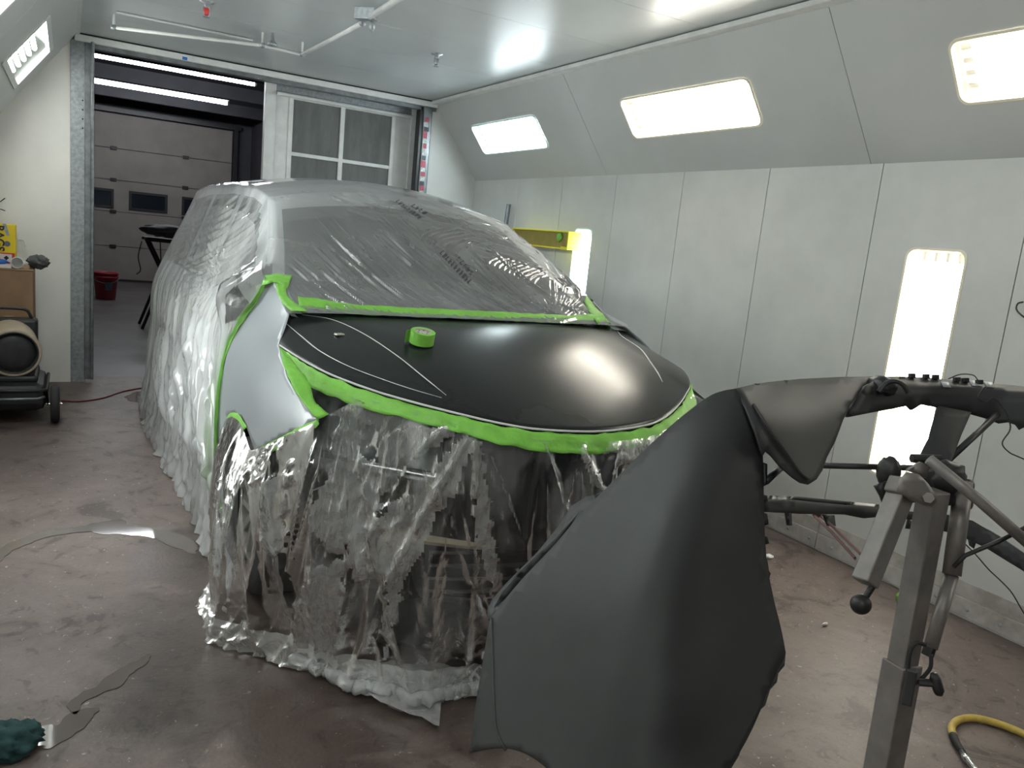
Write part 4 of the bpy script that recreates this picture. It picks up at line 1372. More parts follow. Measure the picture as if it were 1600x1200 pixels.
# triangle of film between fender edge and hood edge
tri = np.array([(483, 592), (541, 616), (575, 632), (556, 652), (505, 648), (490, 622)], float)
P2, T2 = cdt([tuple(p) for p in resample(np.vstack([tri, tri[:1]]), 40)[:-1]], step=5)
cA, cB = hit(T_side, 499, 655), np.array([XC - .72, 2.46, 1.03])
V = []
for x, y in P2:
    f_ = np.clip((x - 485) / 90, 0, 1)
    Y_ = 2.46 + .02 * (1 - f_) + .012 * perlin(x * .06, y * .06, 43)
    V.append(at(x, y, 1, Y_ - .03 * f_))
mk('corner_piece', V, T2, M['film_skirt'], skirt, smooth=True)
# tape along the hood edge, arch and fender
hd = np.c_[top[:, 0] + XC, top[:, 1] - .006, top[:, 2] - .012]
d_ = np.c_[top[:, 0], top[:, 1] - 2.95]
d_ /= np.linalg.norm(d_, axis=1)[:, None]
wt = .052 + .010 * np.sin(np.linspace(0, 17, len(hd))) * np.linspace(1, .4, len(hd))
lo_ = hd.copy()
lo_[:, :2] += d_ * .034 * np.clip((.9 - np.abs(top[:, 0])) / .18, 0, 1)[:, None]
lo_[:, 2] -= wt
ribbon('tape_strip', hd, lo_, 170, M['tape'], skirt, rows=6, seed=6, wob=.0035, label='broad green tape under the hood edge')
def free_tape(pa, pb, fa, n, seed, **kw):
    A = [fa(x, y) for x, y in smooth(pa, n)]
    Bq = [fa(x, y) for x, y in smooth(pb, n)]
    return ribbon('tape_strip', A, Bq, n, M['tape'], skirt, seed=seed, wob=.003, rows=5, **kw)
def onside(x, y, off=.006):
    k = 0
    q = hit(T_side, x, y, off)
    while q is None and k < 80:
        k += 1
        q = hit(T_side, x + k * .7, y + k * .3, off)
    return q
def edge_pt(x, y):
    f_ = np.clip((y - 540) / 110, 0, 1)
    g_ = np.clip((x - 445 - f_ * 45) / 60, 0, 1)
    return at(x, y, 1, 2.90 - .47 * f_ ** .8 + g_ * .0)
free_tape([(437, 543), (444, 572), (456, 602), (474, 630), (497, 655)], [(452, 556), (478, 590), (488, 612), (492, 628), (514, 648)], edge_pt, 30, 7)
free_tape([(499, 655), (470, 668), (435, 686), (399, 706)], [(500, 664), (472, 684), (440, 700), (403, 719)], onside, 30, 8)
free_tape([(388, 668), (378, 651), (367, 644), (358, 649), (352, 670), (350, 705), (349, 742)], [(383, 672), (374, 664), (366, 660), (362, 668), (357, 690), (354, 720), (350, 744)], onside, 36, 9)
# roll of tape resting on the hood
p = hit(T_hood, 658, 538) + np.array([0, 0, .006])
o = thing('tape_roll', 'roll of green masking tape standing on the black hood', 'tape roll', p)
up = np.array([0, -.22, 1.0])
up /= np.linalg.norm(up)
Rr, Hh = .047, .047
MB().lathe([(.032, 0), (Rr, 0), (Rr, Hh), (.032, Hh), (.032, 0)], p, up, 40).mk('tape', M['tape'], o)
M['core'] = pmat('roll_core_card', (.42, .40, .36), .7)
cr_ = MB().lathe([(.0305, .001), (.0318, .001), (.0318, Hh + .0005), (.0305, Hh + .0005), (.0305, .001)], p, up, 40).mk('core', M['core'], o)
MB().lathe([(0, Hh - .004), (.0305, Hh - .004), (.0305, Hh - .008), (0, Hh - .008)], p, up, 32).mk('disc', M['core'], o)
for k in range(6):
    a = k * math.pi / 3
    q = p + up * (Hh - .0035) + np.array([.019 * math.cos(a), .019 * math.sin(a), .019 * math.sin(a) * .22])
    MB().lathe([(0, 0), (.0035, 0), (.0035, .0006), (0, .0006)], q, up, 10).mk('core_hole', M['ink'], cr_)
MB().obox(p + np.array([-.05, .012, .024]), (.012, .004, .002), (0, .0008, 0), (0, -.004, .0235)).mk('loose_end', M['tape'], o)

# ================================================================== BUMPER COVER on a stand in the foreground
def tps(ctrl, reg=.02):
    """smooth depth over the picture of a panel from a few known depths"""
    C_ = np.asarray(ctrl, float)
    xy = C_[:, :2] / 100
    d = np.hypot(*(xy[:, None] - xy[None]).transpose(2, 0, 1))
    K = np.where(d > 0, d ** 2 * np.log(d + 1e-12), 0) + np.eye(len(C_)) * reg
    Pm = np.c_[np.ones(len(C_)), xy]
    A = np.block([[K, Pm], [Pm.T, np.zeros((3, 3))]])
    s = np.linalg.solve(A, np.r_[C_[:, 2], 0, 0, 0])
    def f(x, y):
        q = np.array([x, y]) / 100
        r = np.hypot(*(xy - q).T)
        return float(np.where(r > 0, r ** 2 * np.log(r + 1e-12), 0) @ s[:-3] + s[-3] + s[-2:] @ q)
    return f
def densify(poly, st):
    return [tuple(p) for a, b in zip(poly, poly[1:] + poly[:1]) for p in resample(np.array([a, b], float), max(2, int(math.dist(a, b) / st) + 1))[:-1]]
def shell(name, poly, f, mat, parent, st=12, thick=.004, curve=True, **kw):
    P2, T2 = cdt(densify(poly, st * .7), step=st)
    V = np.array([dep(x, y, f(x, y)) for x, y in P2])
    T2 = [t if np.cross(V[t[1]] - V[t[0]], V[t[2]] - V[t[0]]) @ (CAM - V[t[0]]) > 0 else t[::-1] for t in T2]
    return mk(name, V, T2, mat, parent, smooth=True, thick=thick, **kw)
bp_ = dep(1060, 1290, 1.1)
bumper = thing('bumper_cover', 'large black unpainted bumper cover hanging on the stand in the foreground', 'bumper', (bp_[0], bp_[1], bp_[2]))
fA = tps([(1150, 607, 1.30), (1105, 622, 1.33), (1010, 700, 1.33), (935, 775, 1.32), (860, 858, 1.31), (790, 935, 1.30), (764, 970, 1.29), (745, 1090, 1.23), (733, 1176, 1.19), (850, 1200, 1.10), (1000, 1300, 1.0),
          (1085, 740, 1.205), (1040, 820, 1.17), (1028, 900, 1.135), (1040, 980, 1.105), (1075, 1100, 1.06), (1100, 1250, 1.02), (960, 860, 1.21), (900, 960, 1.18), (880, 1080, 1.13), (1110, 680, 1.25), (830, 1010, 1.23),
          (1150, 720, 1.235), (1192, 715, 1.29), (1130, 850, 1.185), (1195, 820, 1.27), (1130, 1000, 1.145), (1200, 900, 1.26), (1228, 1020, 1.25), (1170, 1100, 1.16), (1130, 1220, 1.10)], 1.2)
PA = [(1150, 607), (1128, 611), (1105, 621), (1060, 655), (1010, 700), (970, 740), (935, 775), (900, 812), (860, 858), (820, 900), (790, 935), (775, 955), (766, 967), (762, 985), (755, 1030), (745, 1090), (738, 1140), (733, 1176),
      (752, 1172), (775, 1169), (800, 1171), (825, 1180), (850, 1197), (880, 1225), (910, 1262), (1000, 1300), (1080, 1290), (1105, 1255), (1150, 1185), (1175, 1140), (1205, 1070), (1228, 1020), (1220, 980), (1210, 940), (1200, 890), (1196, 850),
      (1194, 800), (1193, 750), (1192, 712), (1180, 672), (1165, 635)]
PA = [tuple(p) for p in np.vstack([smooth(PA[:14], 70)[:-1], smooth(PA[13:18], 30)[:-1], smooth(PA[17:26], 40)[:-1], smooth(PA[25:32], 40)[:-1], smooth(PA[31:39], 50)[:-1], smooth(PA[38:] + PA[:1], 20)[:-1]])]
face = shell('face', PA, fA, M['bumper'], bumper, 13)
fB = tps([(1150, 607, 1.30), (1165, 635, 1.295), (1192, 712, 1.29), (1252, 752, 1.27), (1185, 645, 1.27), (1220, 692, 1.255), (1262, 752, 1.255), (1200, 597, 1.50), (1280, 590, 1.60), (1370, 589, 1.66), (1215, 630, 1.33), (1250, 660, 1.35),
          (1280, 640, 1.41), (1275, 700, 1.33), (1330, 630, 1.50), (1300, 700, 1.40), (1300, 615, 1.48), (1345, 610, 1.58)], .35)
PB = [(1150, 607), (1175, 601), (1200, 597), (1250, 592), (1310, 589), (1370, 588), (1358, 600), (1345, 612), (1331, 630), (1318, 655), (1305, 690), (1292, 715), (1285, 735), (1276, 749), (1265, 756), (1252, 753), (1240, 745), (1220, 728), (1206, 712), (1197, 704), (1192, 712), (1180, 672), (1165, 635)]
shell('shoulder', PB, fB, M['bumper'], bumper, 10)
# folded edge strip beside the shoulder
q = [dep(x, y, fB(x, y) - .006) for x, y in smooth([(1178, 632), (1200, 668), (1225, 702), (1250, 738), (1263, 748)], 24)]
MB().tube(q, [.003] * 24, 6).mk('shoulder_crease', M['bumper'], bumper, smooth=True)
fl_ = lambda d: (lambda x, y: d)
PS = [(940, 771), (915, 776), (903, 784), (893, 790), (870, 825), (840, 862), (812, 890), (790, 912), (768, 938), (761, 955), (763, 969), (790, 940), (820, 905), (860, 863), (900, 817), (938, 779)]
shell('return_flange', PS, tps([(940, 771, 1.36), (893, 790, 1.39), (768, 938, 1.36), (763, 969, 1.32), (860, 858, 1.35)]), M['bumper'], bumper, 10)
PS = [(905, 800), (870, 838), (820, 885), (785, 925), (772, 948), (772, 962), (790, 942), (830, 900), (870, 855)]
shell('inner_lip', PS, fl_(1.337), M['blackplastic'], bumper, 10)
# lower left fold line
q = [dep(x, y, fA(x, y) + .0005) for x, y in smooth([(768, 966), (770, 1010), (772, 1080), (776, 1140), (790, 1172)], 20)]
MB().tube(q, .0022, 6).mk('fold_line', M['bumper'], bumper, smooth=True)
# ragged back flange
PF = [(1228, 1020), (1226, 1040), (1216, 1052), (1214, 1066), (1203, 1078), (1196, 1102), (1184, 1112), (1176, 1136), (1162, 1156), (1155, 1180), (1140, 1205), (1120, 1245), (1105, 1255), (1150, 1185), (1175, 1140), (1205, 1070)]
shell('back_flange', PF, lambda x, y: fA(x, y) + .02, M['blackplastic'], bumper, 9)
for k, (y0, y1) in enumerate(((722, 760), (772, 786), (800, 822), (836, 852), (870, 905))):
    PF = [(1191, y0), (1199, y0 + 3), (1199 + k, y1 - 3), (1193, y1)]
    shell('clip_tab', PF, lambda x, y: fA(1194, y) + .015, M['blackplastic'], bumper, 8)
# upper rail
fU = lambda x, y: float(np.interp(x, [1325, 1372, 1450, 1560, 1700], [1.52, 1.60, 1.66, 1.66, 1.58])) + .0008 * max(0, 600 + (x - 1372) * .05 - y) * 6
PU = [(1352, 604), (1372, 589), (1400, 588), (1450, 590), (1500, 595), (1560, 600), (1700, 612), (1700, 720), (1640, 690), (1600, 668), (1592, 672), (1586, 664), (1575, 660), (1560, 662), (1545, 655), (1520, 648), (1500, 642), (1470, 638), (1440, 632), (1425, 641), (1418, 634), (1400, 638), (1360, 645), (1325, 652), (1338, 626)]
upper = shell('upper_rail', PU, fU, M['bumper'], bumper, 12, thick=.006)
for x, y in ((1425, 587), (1447, 588), (1462, 589), (1495, 593), (1508, 594), (1530, 597)):
    MB().obox(dep(x, y, fU(x, y + 4)), RM[0] * .006, RM[1] * .005, RM[2] * .006).mk('clip_tab', M['blackplastic'], bumper, bevel=.001)
for x0, x1, y in ((1470, 1482, 600), (1515, 1530, 598), (1538, 1550, 600)):
    PT = [(x0, y - 4), (x1, y - 3), (x1 + 4, y + 5), (x0 + 4, y + 4)]
    shell('paper_tag', PT, lambda x, y: fU(x, y) - .008, M['galv'], upper, 6, thick=.001)
q = dep(1378, 603, 1.62)
blob('tape_wad', q, (.026, .03, .02), M['standdark'], bumper, seed=8, amp=.2)
MB().tube([dep(x, y, 1.58) for x, y in smooth([(1372, 612), (1385, 598), (1400, 596), (1412, 603), (1418, 614)], 16)], .005, 6).mk('tape_wad', M['standdark'], bumper)
fW = tps([(1468, 636, 1.63), (1515, 642, 1.63), (1478, 735, 1.50), (1430, 722, 1.52), (1480, 690, 1.55)])
shell('web', [(1466, 634), (1518, 644), (1502, 680), (1488, 718), (1478, 738), (1438, 738), (1430, 724), (1446, 692), (1452, 682), (1454, 672)], fW, M['bumper'], bumper, 12, thick=.012)
# lower rail curving into the far wheel arch
fL = lambda x, y: float(np.interp(x, [1190, 1250, 1320, 1400, 1480, 1540, 1610, 1660], [1.37, 1.55, 1.74, 1.88, 1.94, 1.9, 1.8, 1.7]))
PL_ = [(1194, 781), (1250, 782), (1320, 789), (1400, 797), (1440, 801), (1480, 804), (1520, 814), (1560, 838), (1600, 866), (1660, 915), (1660, 960), (1600, 893), (1572, 876), (1540, 856), (1510, 842), (1490, 834), (1460, 826), (1430, 813), (1380, 807), (1350, 810), (1320, 804), (1250, 803), (1194, 800)]
shell('lower_rail', PL_, fL, M['bumper'], bumper, 10, thick=.006)
ptop = [(1194, 774), (1250, 776), (1320, 783), (1400, 791), (1400, 797), (1320, 789), (1250, 782), (1194, 781)]
shell('lower_ledge', ptop, lambda x, y: fL(x, y) + (.06 if y < 769 + (x - 1194) * .088 + 9 else 0), M['bumper'], bumper, 8, thick=.003)
for PT in ([(1229, 802), (1237, 802), (1238, 821), (1232, 821)], [(1287, 804), (1304, 805), (1306, 822), (1295, 822)], [(1420, 810), (1428, 818), (1424, 827), (1416, 826)], [(1512, 842), (1526, 846), (1522, 858), (1514, 852)]):
    shell('clip_tab', PT, fL, M['blackplastic'], bumper, 8)

# ------------------------------------------------------------------ the stand
DS = 1.47
pt = dep(1455, 790, DS)
db = min(np.linspace(1.0, 2.2, 400), key=lambda d: np.hypot(*(dep(1380, 1200, d) - pt)[:2]))
pb = dep(1380, 1200, db)
ax_d = (pb - pt) / np.linalg.norm(pb - pt)
foot = pt + ax_d * (pt[2] / -ax_d[2])
stand = thing('bumper_stand', 'grey steel panel stand with square post and folded arm at the right', 'stand', (foot[0], foot[1], 0))
fh = np.array([RM[2][0], RM[2][1], 0])
vh = np.array([pt[0], pt[1], 0])
vh /= np.linalg.norm(vh)
rh = np.array([vh[1], -vh[0], 0])
sd = rh * math.cos(.63) - vh * math.sin(.63)
sl_ = pt + ax_d * (np.linalg.norm(pb - pt) * .58)
post = MB().bar(pt - ax_d * .03, sl_ + ax_d * .1, .041, .041, side=sd).mk('post', M['standpaint'], stand, bevel=.003)
slv = MB().bar(sl_, foot, .052, .052, side=sd).mk('sleeve', M['standpaint'], stand, bevel=.003)
st_y = at(0, 0, 2, 0)
for a, b in (((-.38, -.10), (.38, .10)), ((.1, -.42), (-.1, .42))):
    MB().bar(foot + np.array([a[0], a[1], .03]), foot + np.array([b[0], b[1], .03]), .045, .045).mk('base_leg', M['standpaint'], stand, bevel=.003)
PY = [(1372, 1160), (1384, 1161), (1382, 1215), (1368, 1215)]
D_ = lambda x, y, k=0: dep(x, y, DS + k)
# folded arm with ball knob
a0, a1 = D_(1411, 762, -.02), D_(1351, 911, -.06)
arm = MB().bar(a0, a1, .036, .036, side=rh * .80 - vh * .6).mk('folded_arm', M['standpaint'], stand, bevel=.003)
MB().bar(D_(1415, 752, -.022), D_(1405, 776, -.03), .043, .043, side=rh * .80 - vh * .6).mk('collar', M['standpaint'], arm, bevel=.004)
kb = D_(1345, 944, -.06)
MB().tube([D_(1366, 912, -.06), kb], .006, 10).mk('knob_stem', M['standdark'], arm)
blob('knob', kb, (.0185, .0185, .0185), M['standdark'], arm, amp=0, n=2)
# bracket plate with hex bolt
PBk = [(1402, 768), (1408, 750), (1420, 738), (1436, 741), (1450, 755), (1462, 772), (1464, 784), (1456, 792), (1444, 790), (1430, 783), (1416, 776)]
bk = shell('bracket', PBk, fl_(DS - .075), M['standpaint'], stand, 10, thick=.008)
nb = -ray(1451, 778)
MB().lathe([(0, .012), (.0095, .012), (.0105, .009), (.0105, 0)], D_(1451, 778, -.076), nb, 6).mk('hex_bolt', M['standpaint'], bk)
shell('bracket', [(1418, 735), (1440, 722), (1452, 730), (1448, 748), (1436, 742)], fl_(DS - .06), M['standpaint'], stand, 10, thick=.01)
# clamps
cl_ = blob('clamp', D_(1388, 738, .02), (.018, .022, .030), M['standdark'], stand, seed=5, amp=.12)
shell('clamp_plate', [(1369, 760), (1388, 752), (1404, 758), (1396, 780), (1384, 792), (1378, 776)], fl_(DS - .01), M['standdark'], stand, 9, thick=.012)
MB().tube([D_(1380, 722, .02), D_(1396, 726, .02)], .010, 10).mk('clamp_knob', M['standdark'], cl_)
c2 = MB().bar(D_(1508, 748, .03), D_(1505, 795, .03), .032, .035, side=rh).mk('clamp', M['standdark'], stand, bevel=.008)
blob('clamp_head', D_(1480, 748, .03), (.035, .03, .035), M['standdark'], stand, seed=6, amp=.2)
MB().bar(D_(1456, 728, .04), D_(1476, 790, .03), .045, .04, side=rh).mk('head_block', M['standdark'], stand, bevel=.008)
MB().tube([D_(1424, 716, .05), D_(1470, 718, .05)], .009, 10).mk('pin', M['standdark'], stand)
# strut beside the post
s0, s1, s2 = D_(1506, 752, .02), D_(1487, 898, 0), D_(1454, 1012, -.02)
MB().tube([s0, s1], .0165, 16).mk('strut_tube', M['standpaint'], stand, smooth=True)
MB().tube([s1, s2], .0125, 16).mk('strut_rod', M['standpaint'], stand, smooth=True)
MB().tube([D_(1455, 1006, -.02), D_(1449, 1024, -.02)], .011, 10).mk('strut_end', M['standdark'], stand)
for pts in ([(1446, 1008), (1432, 1004), (1422, 1018), (1419, 1045), (1421, 1072)], [(1455, 1022), (1454, 1042), (1446, 1054), (1438, 1062)], [(1420, 1060), (1430, 1066), (1440, 1064)]):
    MB().tube([D_(x, y, -.03) for x, y in smooth(pts, 14)], .004, 6).mk('cable', M['rubber'], stand, smooth=True)
MB().bar(D_(1426, 1045, -.03), D_(1416, 1100, -.03), .018, .03, side=rh).mk('latch', M['standdark'], stand, bevel=.003)
th = MB().tube([D_(1436, 1066, -.04), D_(1462, 1068, -.05)], .007, 10).mk('tee_handle', M['standdark'], stand)
MB().tube([D_(1459, 1052, -.05), D_(1461, 1060, -.05), D_(1467, 1080, -.05), D_(1467, 1086, -.05)], [.006, .0095, .0095, .006], 12).mk('grip', M['standdark'], th, smooth=True)
# rods and braces
for nm_, P, r_, mt in (('rod', [(1272, 727, .04), (1428, 731, .04)], .0058, 'standdark'), ('rod', [(1197, 752, -.17), (1224, 727, -.1)], .006, 'standdark'), ('rod', [(1558, 648, .16), (1476, 724, .05)], .0065, 'standdark'),
                       ('brace', [(1452, 718, -.06), (1530, 782, -.07), (1640, 878, -.09)], .0105, 'standpaint'), ('rod', [(1490, 886, -.02), (1508, 868, -.02), (1560, 846, -.03), (1650, 800, -.05)], .0042, 'standdark')):
    MB().tube([D_(x, y, k) for x, y, k in P], r_, 10).mk(nm_, M[mt], stand, smooth=True)
M['bungee'] = pmat('brown_bungee', (.12, .05, .045), .6)
bg = thing('bungee_cord', 'thin brown bungee cord stretched below the far bumper rail', 'cord', dep(1278, 804, 1.72))
for pts in ([(1272, 805), (1300, 832), (1336, 872)], [(1282, 806), (1305, 826), (1345, 866)]):
    MB().tube([dep(x, y, 1.72 - .1 * i) for i, (x, y) in enumerate(pts)], .003, 6).mk('strand', M['bungee'], bg)
blob('hook', dep(1276, 803, 1.72), (.010, .008, .008), M['bungee'], bg, seed=2)
wire = smooth([(1540, 604), (1528, 620), (1540, 628), (1552, 622), (1565, 634), (1576, 655), (1578, 672), (1566, 692), (1576, 706), (1592, 714), (1612, 722)], 60)
MB().tube([dep(x, y, 1.55) for x, y in wire], .0014, 5).mk('loose_wire', M['rubber'], bumper)
MB().tube([dep(x, y, 1.68) for x, y in smooth([(1482, 592), (1500, 585), (1520, 586), (1528, 594)], 16)], .0012, 5).mk('loose_wire', M['rubber'], bumper)
wire = smooth([(1508, 850), (1524, 866), (1545, 890), (1562, 906), (1580, 925), (1596, 952), (1606, 968)], 40)
MB().tube([dep(x, y, 1.75) for x, y in wire], .0014, 5).mk('loose_wire', M['rubber'], bumper)

# ================================================================== SMALLER THINGS
# kerosene heater
hy = 6.35
hc = at(22, 552, 1, hy)
ax_h = np.array([-.10, 1.0, 0.02])
heater = thing('torpedo_heater', 'tan torpedo heater with black tank and wheels by the left wall', 'heater', (hc[0], hy + .3, 0))
MB().lathe([(.148, .0), (.163, -.004), (.168, .01), (.168, .62), (.155, .66), (.06, .67)], hc, ax_h, 40).mk('barrel', M['tan'], heater, smooth=True)
MB().lathe([(.160, .006), (.150, .003), (.138, .03), (.135, .10)], hc, ax_h, 40).mk('mouth_ring', M['alu'], heater, smooth=True)
gr = MB().lathe([(.132, .03), (.125, .022), (.09, .012), (.045, .006), (0, .004)], hc, ax_h, 36).mk('burner_disc', M['standdark'], heater, smooth=True)
MB().lathe([(.150, .0), (.140, -.006), (.136, .012)], hc, ax_h, 40).mk('inner_ring', M['blackmetal'], heater, smooth=True)
x0, x1 = XL + .05, hc[0] + .19
MB().box((x0, hy - .06, .10), (x1, hy + .58, .30)).mk('tank', M['blackmetal'], heater, bevel=.06)
MB().tube([(x0, hy - .07, .255), (x1 - .04, hy - .07, .255), (x1 + .005, hy - .03, .255), (x1 + .005, hy + .57, .255)], .012, 8).mk('frame_rail', M['blackmetal'], heater, smooth=True)
MB().tube([(x0, hy - .10, .20), (x1 - .05, hy - .10, .205), (x1 - .01, hy - .06, .21)], .009, 8).mk('tank_bead', M['galvdark'], heater, smooth=True)
MB().box((x0 + .06, hy + .02, .29), (x1 - .05, hy + .5, .345)).mk('cradle', M['blackmetal'], heater, bevel=.02)
MB().box((x0, hy + .42, .30), (x1 - .06, hy + .58, .69)).mk('rear_cover', M['blackmetal'], heater, bevel=.02)
hz = at(45, 483, 1, hy + .5)
MB().tube(smooth([(x0, hy + .5, hz[2]), (hz[0] - .05, hy + .5, hz[2]), (hz[0], hy + .5, hz[2] - .03), (hz[0] + .03, hy + .5, hz[2] - .14), (hz[0] + .04, hy + .5, .30)], 30), .011, 8).mk('handle', M['blackmetal'], heater, smooth=True)
wc = at(86, 619, 1, hy + .05)
wz = .135
for wx in (wc[0], ):
    t = MB().lathe([(.05, -.022), (.11, -.03), (.13, -.026), (.135, -.012), (.135, .012), (.13, .026), (.11, .03), (.05, .022)], (wx, hy + .05, wz), (1, 0, 0), 30).mk('wheel', M['rubber'], heater, smooth=True)
    MB().lathe([(0, -.024), (.06, -.02), (.06, .02), (0, .024)], (wx, hy + .05, wz), (1, 0, 0), 20).mk('hub', M['galv'], t)
    MB().tube([(wx - .16, hy + .05, wz), (wx + .045, hy + .05, wz)], .008, 8).mk('axle', M['chrome'], heater)
MB().tube([(x1, hy + .05, .24), (x1 + .01, hy + .05, wz - .01)], .009, 8).mk('axle_bracket', M['blackmetal'], heater)
MB().box((x0, hy + .5, 0), (x0 + .03, hy + .54, .14)).mk('rear_foot', M['blackmetal'], heater)
MB().box((x1 - .1, hy + .5, 0), (x1 - .07, hy + .54, .14)).mk('rear_foot', M['blackmetal'], heater)
cc = [at(x, y, 2, .006) for x, y in smooth([(96, 626), (125, 627), (160, 622), (195, 611), (240, 604), (300, 600)], 50)]
MB().tube(cc, .006, 6).mk('power_cord', M['cord'], label='thin dark red power cord running from the heater under the car', cat='cord', smooth=True)
# cardboard box stack with things on top
by = 7.12
bx1 = at(52, 470, 1, by)[0]
bz = at(40, 421, 1, by)[2]
cb = thing('cardboard_box', 'tall brown cardboard box behind the heater', 'box', ((XL + bx1) / 2, by + .25, 0))
MB().box((XL + .02, by, .0), (bx1, by + .5, bz - .012)).mk('body', M['card'], cb, bevel=.006)
MB().box((XL + .02, by - .004, bz - .012), (bx1 + .004, by + .5, bz)).mk('top_flap', M['card'], cb, bevel=.003)
MB().box((bx1 - .075, by - .004, .3), (bx1 - .069, by + .001, bz - .014)).mk('edge_fold', M['card'], cb)
yb = by + .26
yx1 = at(24, 370, 1, yb)[0]
yz0, yz1 = bz + .001, at(24, 352, 1, yb)[2]
rb = thing('rag_box', 'yellow and red printed box of rags on the cardboard box', 'box', ((XL + yx1) / 2, yb + .08, bz))
MB().box((XL + .03, yb, yz0), (yx1, yb + .2, yz1)).mk('carton', M['yellow'], rb, bevel=.003)
MB().box((XL + .03, yb - .002, yz0 + .004), (yx1 - .006, yb + .001, yz0 + .10)).mk('red_panel', M['red'], rb)
MB().box((yx1 - .105, yb - .004, yz0 + .03), (yx1 - .025, yb - .001, yz0 + .09)).mk('picture_panel', M['white'], rb)
MB().lathe([(0, 0), (.018, 0), (.018, .002), (0, .002)], (yx1 - .062, yb - .006, yz0 + .06), (0, 1, 0), 4).mk('picture_mark', M['ink'], rb)
MB().lathe([(0, 0), (.022, 0), (.022, .002), (0, .002)], (yx1 - .055, yb - .003, yz0 + .17), (0, 1, 0), 16).mk('round_emblem', M['galvdark'], rb)
MB().obox((yx1 - .06, yb - .002, yz0 + .28), (.012, 0, .0), (0, .001, 0), (.012, 0, -.045)).mk('tool_picture', M['galv'], rb)
MB().box((XL + .03, yb - .002, yz1 - .004), (yx1 - .13, yb + .1, yz1 + .022)).mk('green_lid', M['tape'], rb)
fc_ = bpy.data.curves.new('lettering', 'FONT')
fc_.body = 'RAGS'
fc_.size = .082
fc_.align_x = 'CENTER'
fc_.extrude = .0008
fc_.offset = .002
tmp = bpy.data.objects.new('tmp_text', fc_)
COL.objects.link(tmp)
bpy.context.view_layer.update()
lm = bpy.data.meshes.new_from_object(tmp.evaluated_get(bpy.context.evaluated_depsgraph_get()))
bpy.data.objects.remove(tmp)
lm.name = 'lettering'
lm.materials.clear()
lm.materials.append(M['ink'])
fo = bpy.data.objects.new('lettering', lm)
COL.objects.link(fo)
fo.parent = rb
fo.rotation_euler = Matrix(((0, 1, 0), (0, 0, -1), (-1, 0, 0))).to_euler()
fo.location = (yx1 - .130 - rb.location.x, yb - .003 - rb.location.y, (yz0 + .10 + yz1) / 2 - rb.location.z)
tr = thing('white_tray', 'small white tray at the front of the cardboard box top', 'tray', (XL + .15, by + .06, bz))
tx1 = at(18, 412, 1, by + .05)[0]
MB().box((XL + .03, by + .015, bz), (tx1, by + .12, bz + .012)).mk('base', M['white'], tr, bevel=.003)
for y in (by + .015, by + .112):
    MB().box((XL + .03, y, bz + .012), (tx1, y + .008, bz + .026)).mk('side', M['white'], tr, bevel=.002)
MB().box((tx1 - .008, by + .023, bz + .012), (tx1, by + .112, bz + .026)).mk('side', M['white'], tr, bevel=.002)
q = at(8, 404, 1, by + .07)
blob('blue_glove', (q[0] - .03, by + .07, bz + .044), (.05, .04, .018), M['blue'], seed=4, amp=.3, label='crumpled bright blue glove lying in the white tray', cat='glove')
q = at(26, 409, 1, by + .07)
o = thing('white_cup', 'white plastic cup lying on its side on the cardboard box', 'cup', (q[0], by + .05, bz))
MB().lathe([(.040, 0), (.044, 0), (.044, .008), (.036, .09), (0, .092), (0, .088), (.033, .085), (.040, .004)], (q[0] + .005, by + .012, bz + .046), (0, 1, 0), 24).mk('body', M['white'], o, smooth=True)
MB().tube(smooth([(q[0] + .045, by + .03, bz + .055), (q[0] + .07, by + .03, bz + .05), (q[0] + .072, by + .06, bz + .04), (q[0] + .04, by + .07, bz + .04)], 14), .005, 6).mk('handle', M['white'], o)
q = at(49, 411, 1, by + .1)
blob('grey_cloth', (q[0] + .045, by + .12, bz + .055), (.07, .085, .05), M['greycloth'], seed=12, amp=.3, n=3, label='crumpled dark grey cloth hanging over the corner of the cardboard box', cat='cloth')
# little white wall hook and wire hooks on the left wall
hk = thing('wall_hook', 'small white plastic hook on the end wall above the cloth', 'hook', at(30, 375, 1, YR - .01))
q = at(30, 375, 1, YR)
MB().box((q[0] - .012, YR - .012, q[2] - .10), (q[0] + .006, YR, q[2] + .05)).mk('plate', M['white'], hk, bevel=.003)
MB().tube(smooth([(q[0], YR - .01, q[2]), (q[0] + .035, YR - .06, q[2]), (q[0] + .045, YR - .07, q[2] - .03), (q[0] + .045, YR - .06, q[2] - .05)], 14), .007, 6).mk('prong', M['white'], hk)
for k, (x, y) in enumerate(((4, 316), (4, 327))):
    q = at(x, y, 1, YR)
    MB().tube(smooth([(q[0] - .06, YR - .002, q[2] - .02), (q[0] - .02, YR - .02, q[2]), (q[0] + .02, YR - .03, q[2] + (.035 if k == 0 else -.01))], 10), .004, 6).mk('wire_hook', M['standdark'], label=('upper' if k == 0 else 'lower') + ' dark wire hook on the end wall at the left edge', cat='hook')
q = at(1596, 482, 0, XR)
MB().tube(smooth([(XR, q[1], q[2] + .03), (XR - .03, q[1] + .005, q[2] + .02), (XR - .035, q[1], q[2] - .01), (XR - .03, q[1] - .04, q[2] - .04), (XR - .002, q[1] - .05, q[2] - .05)], 16), .004, 6).mk('wire_hook', M['standdark'], label='dark wire hook on the right wall at the frame edge', cat='hook')
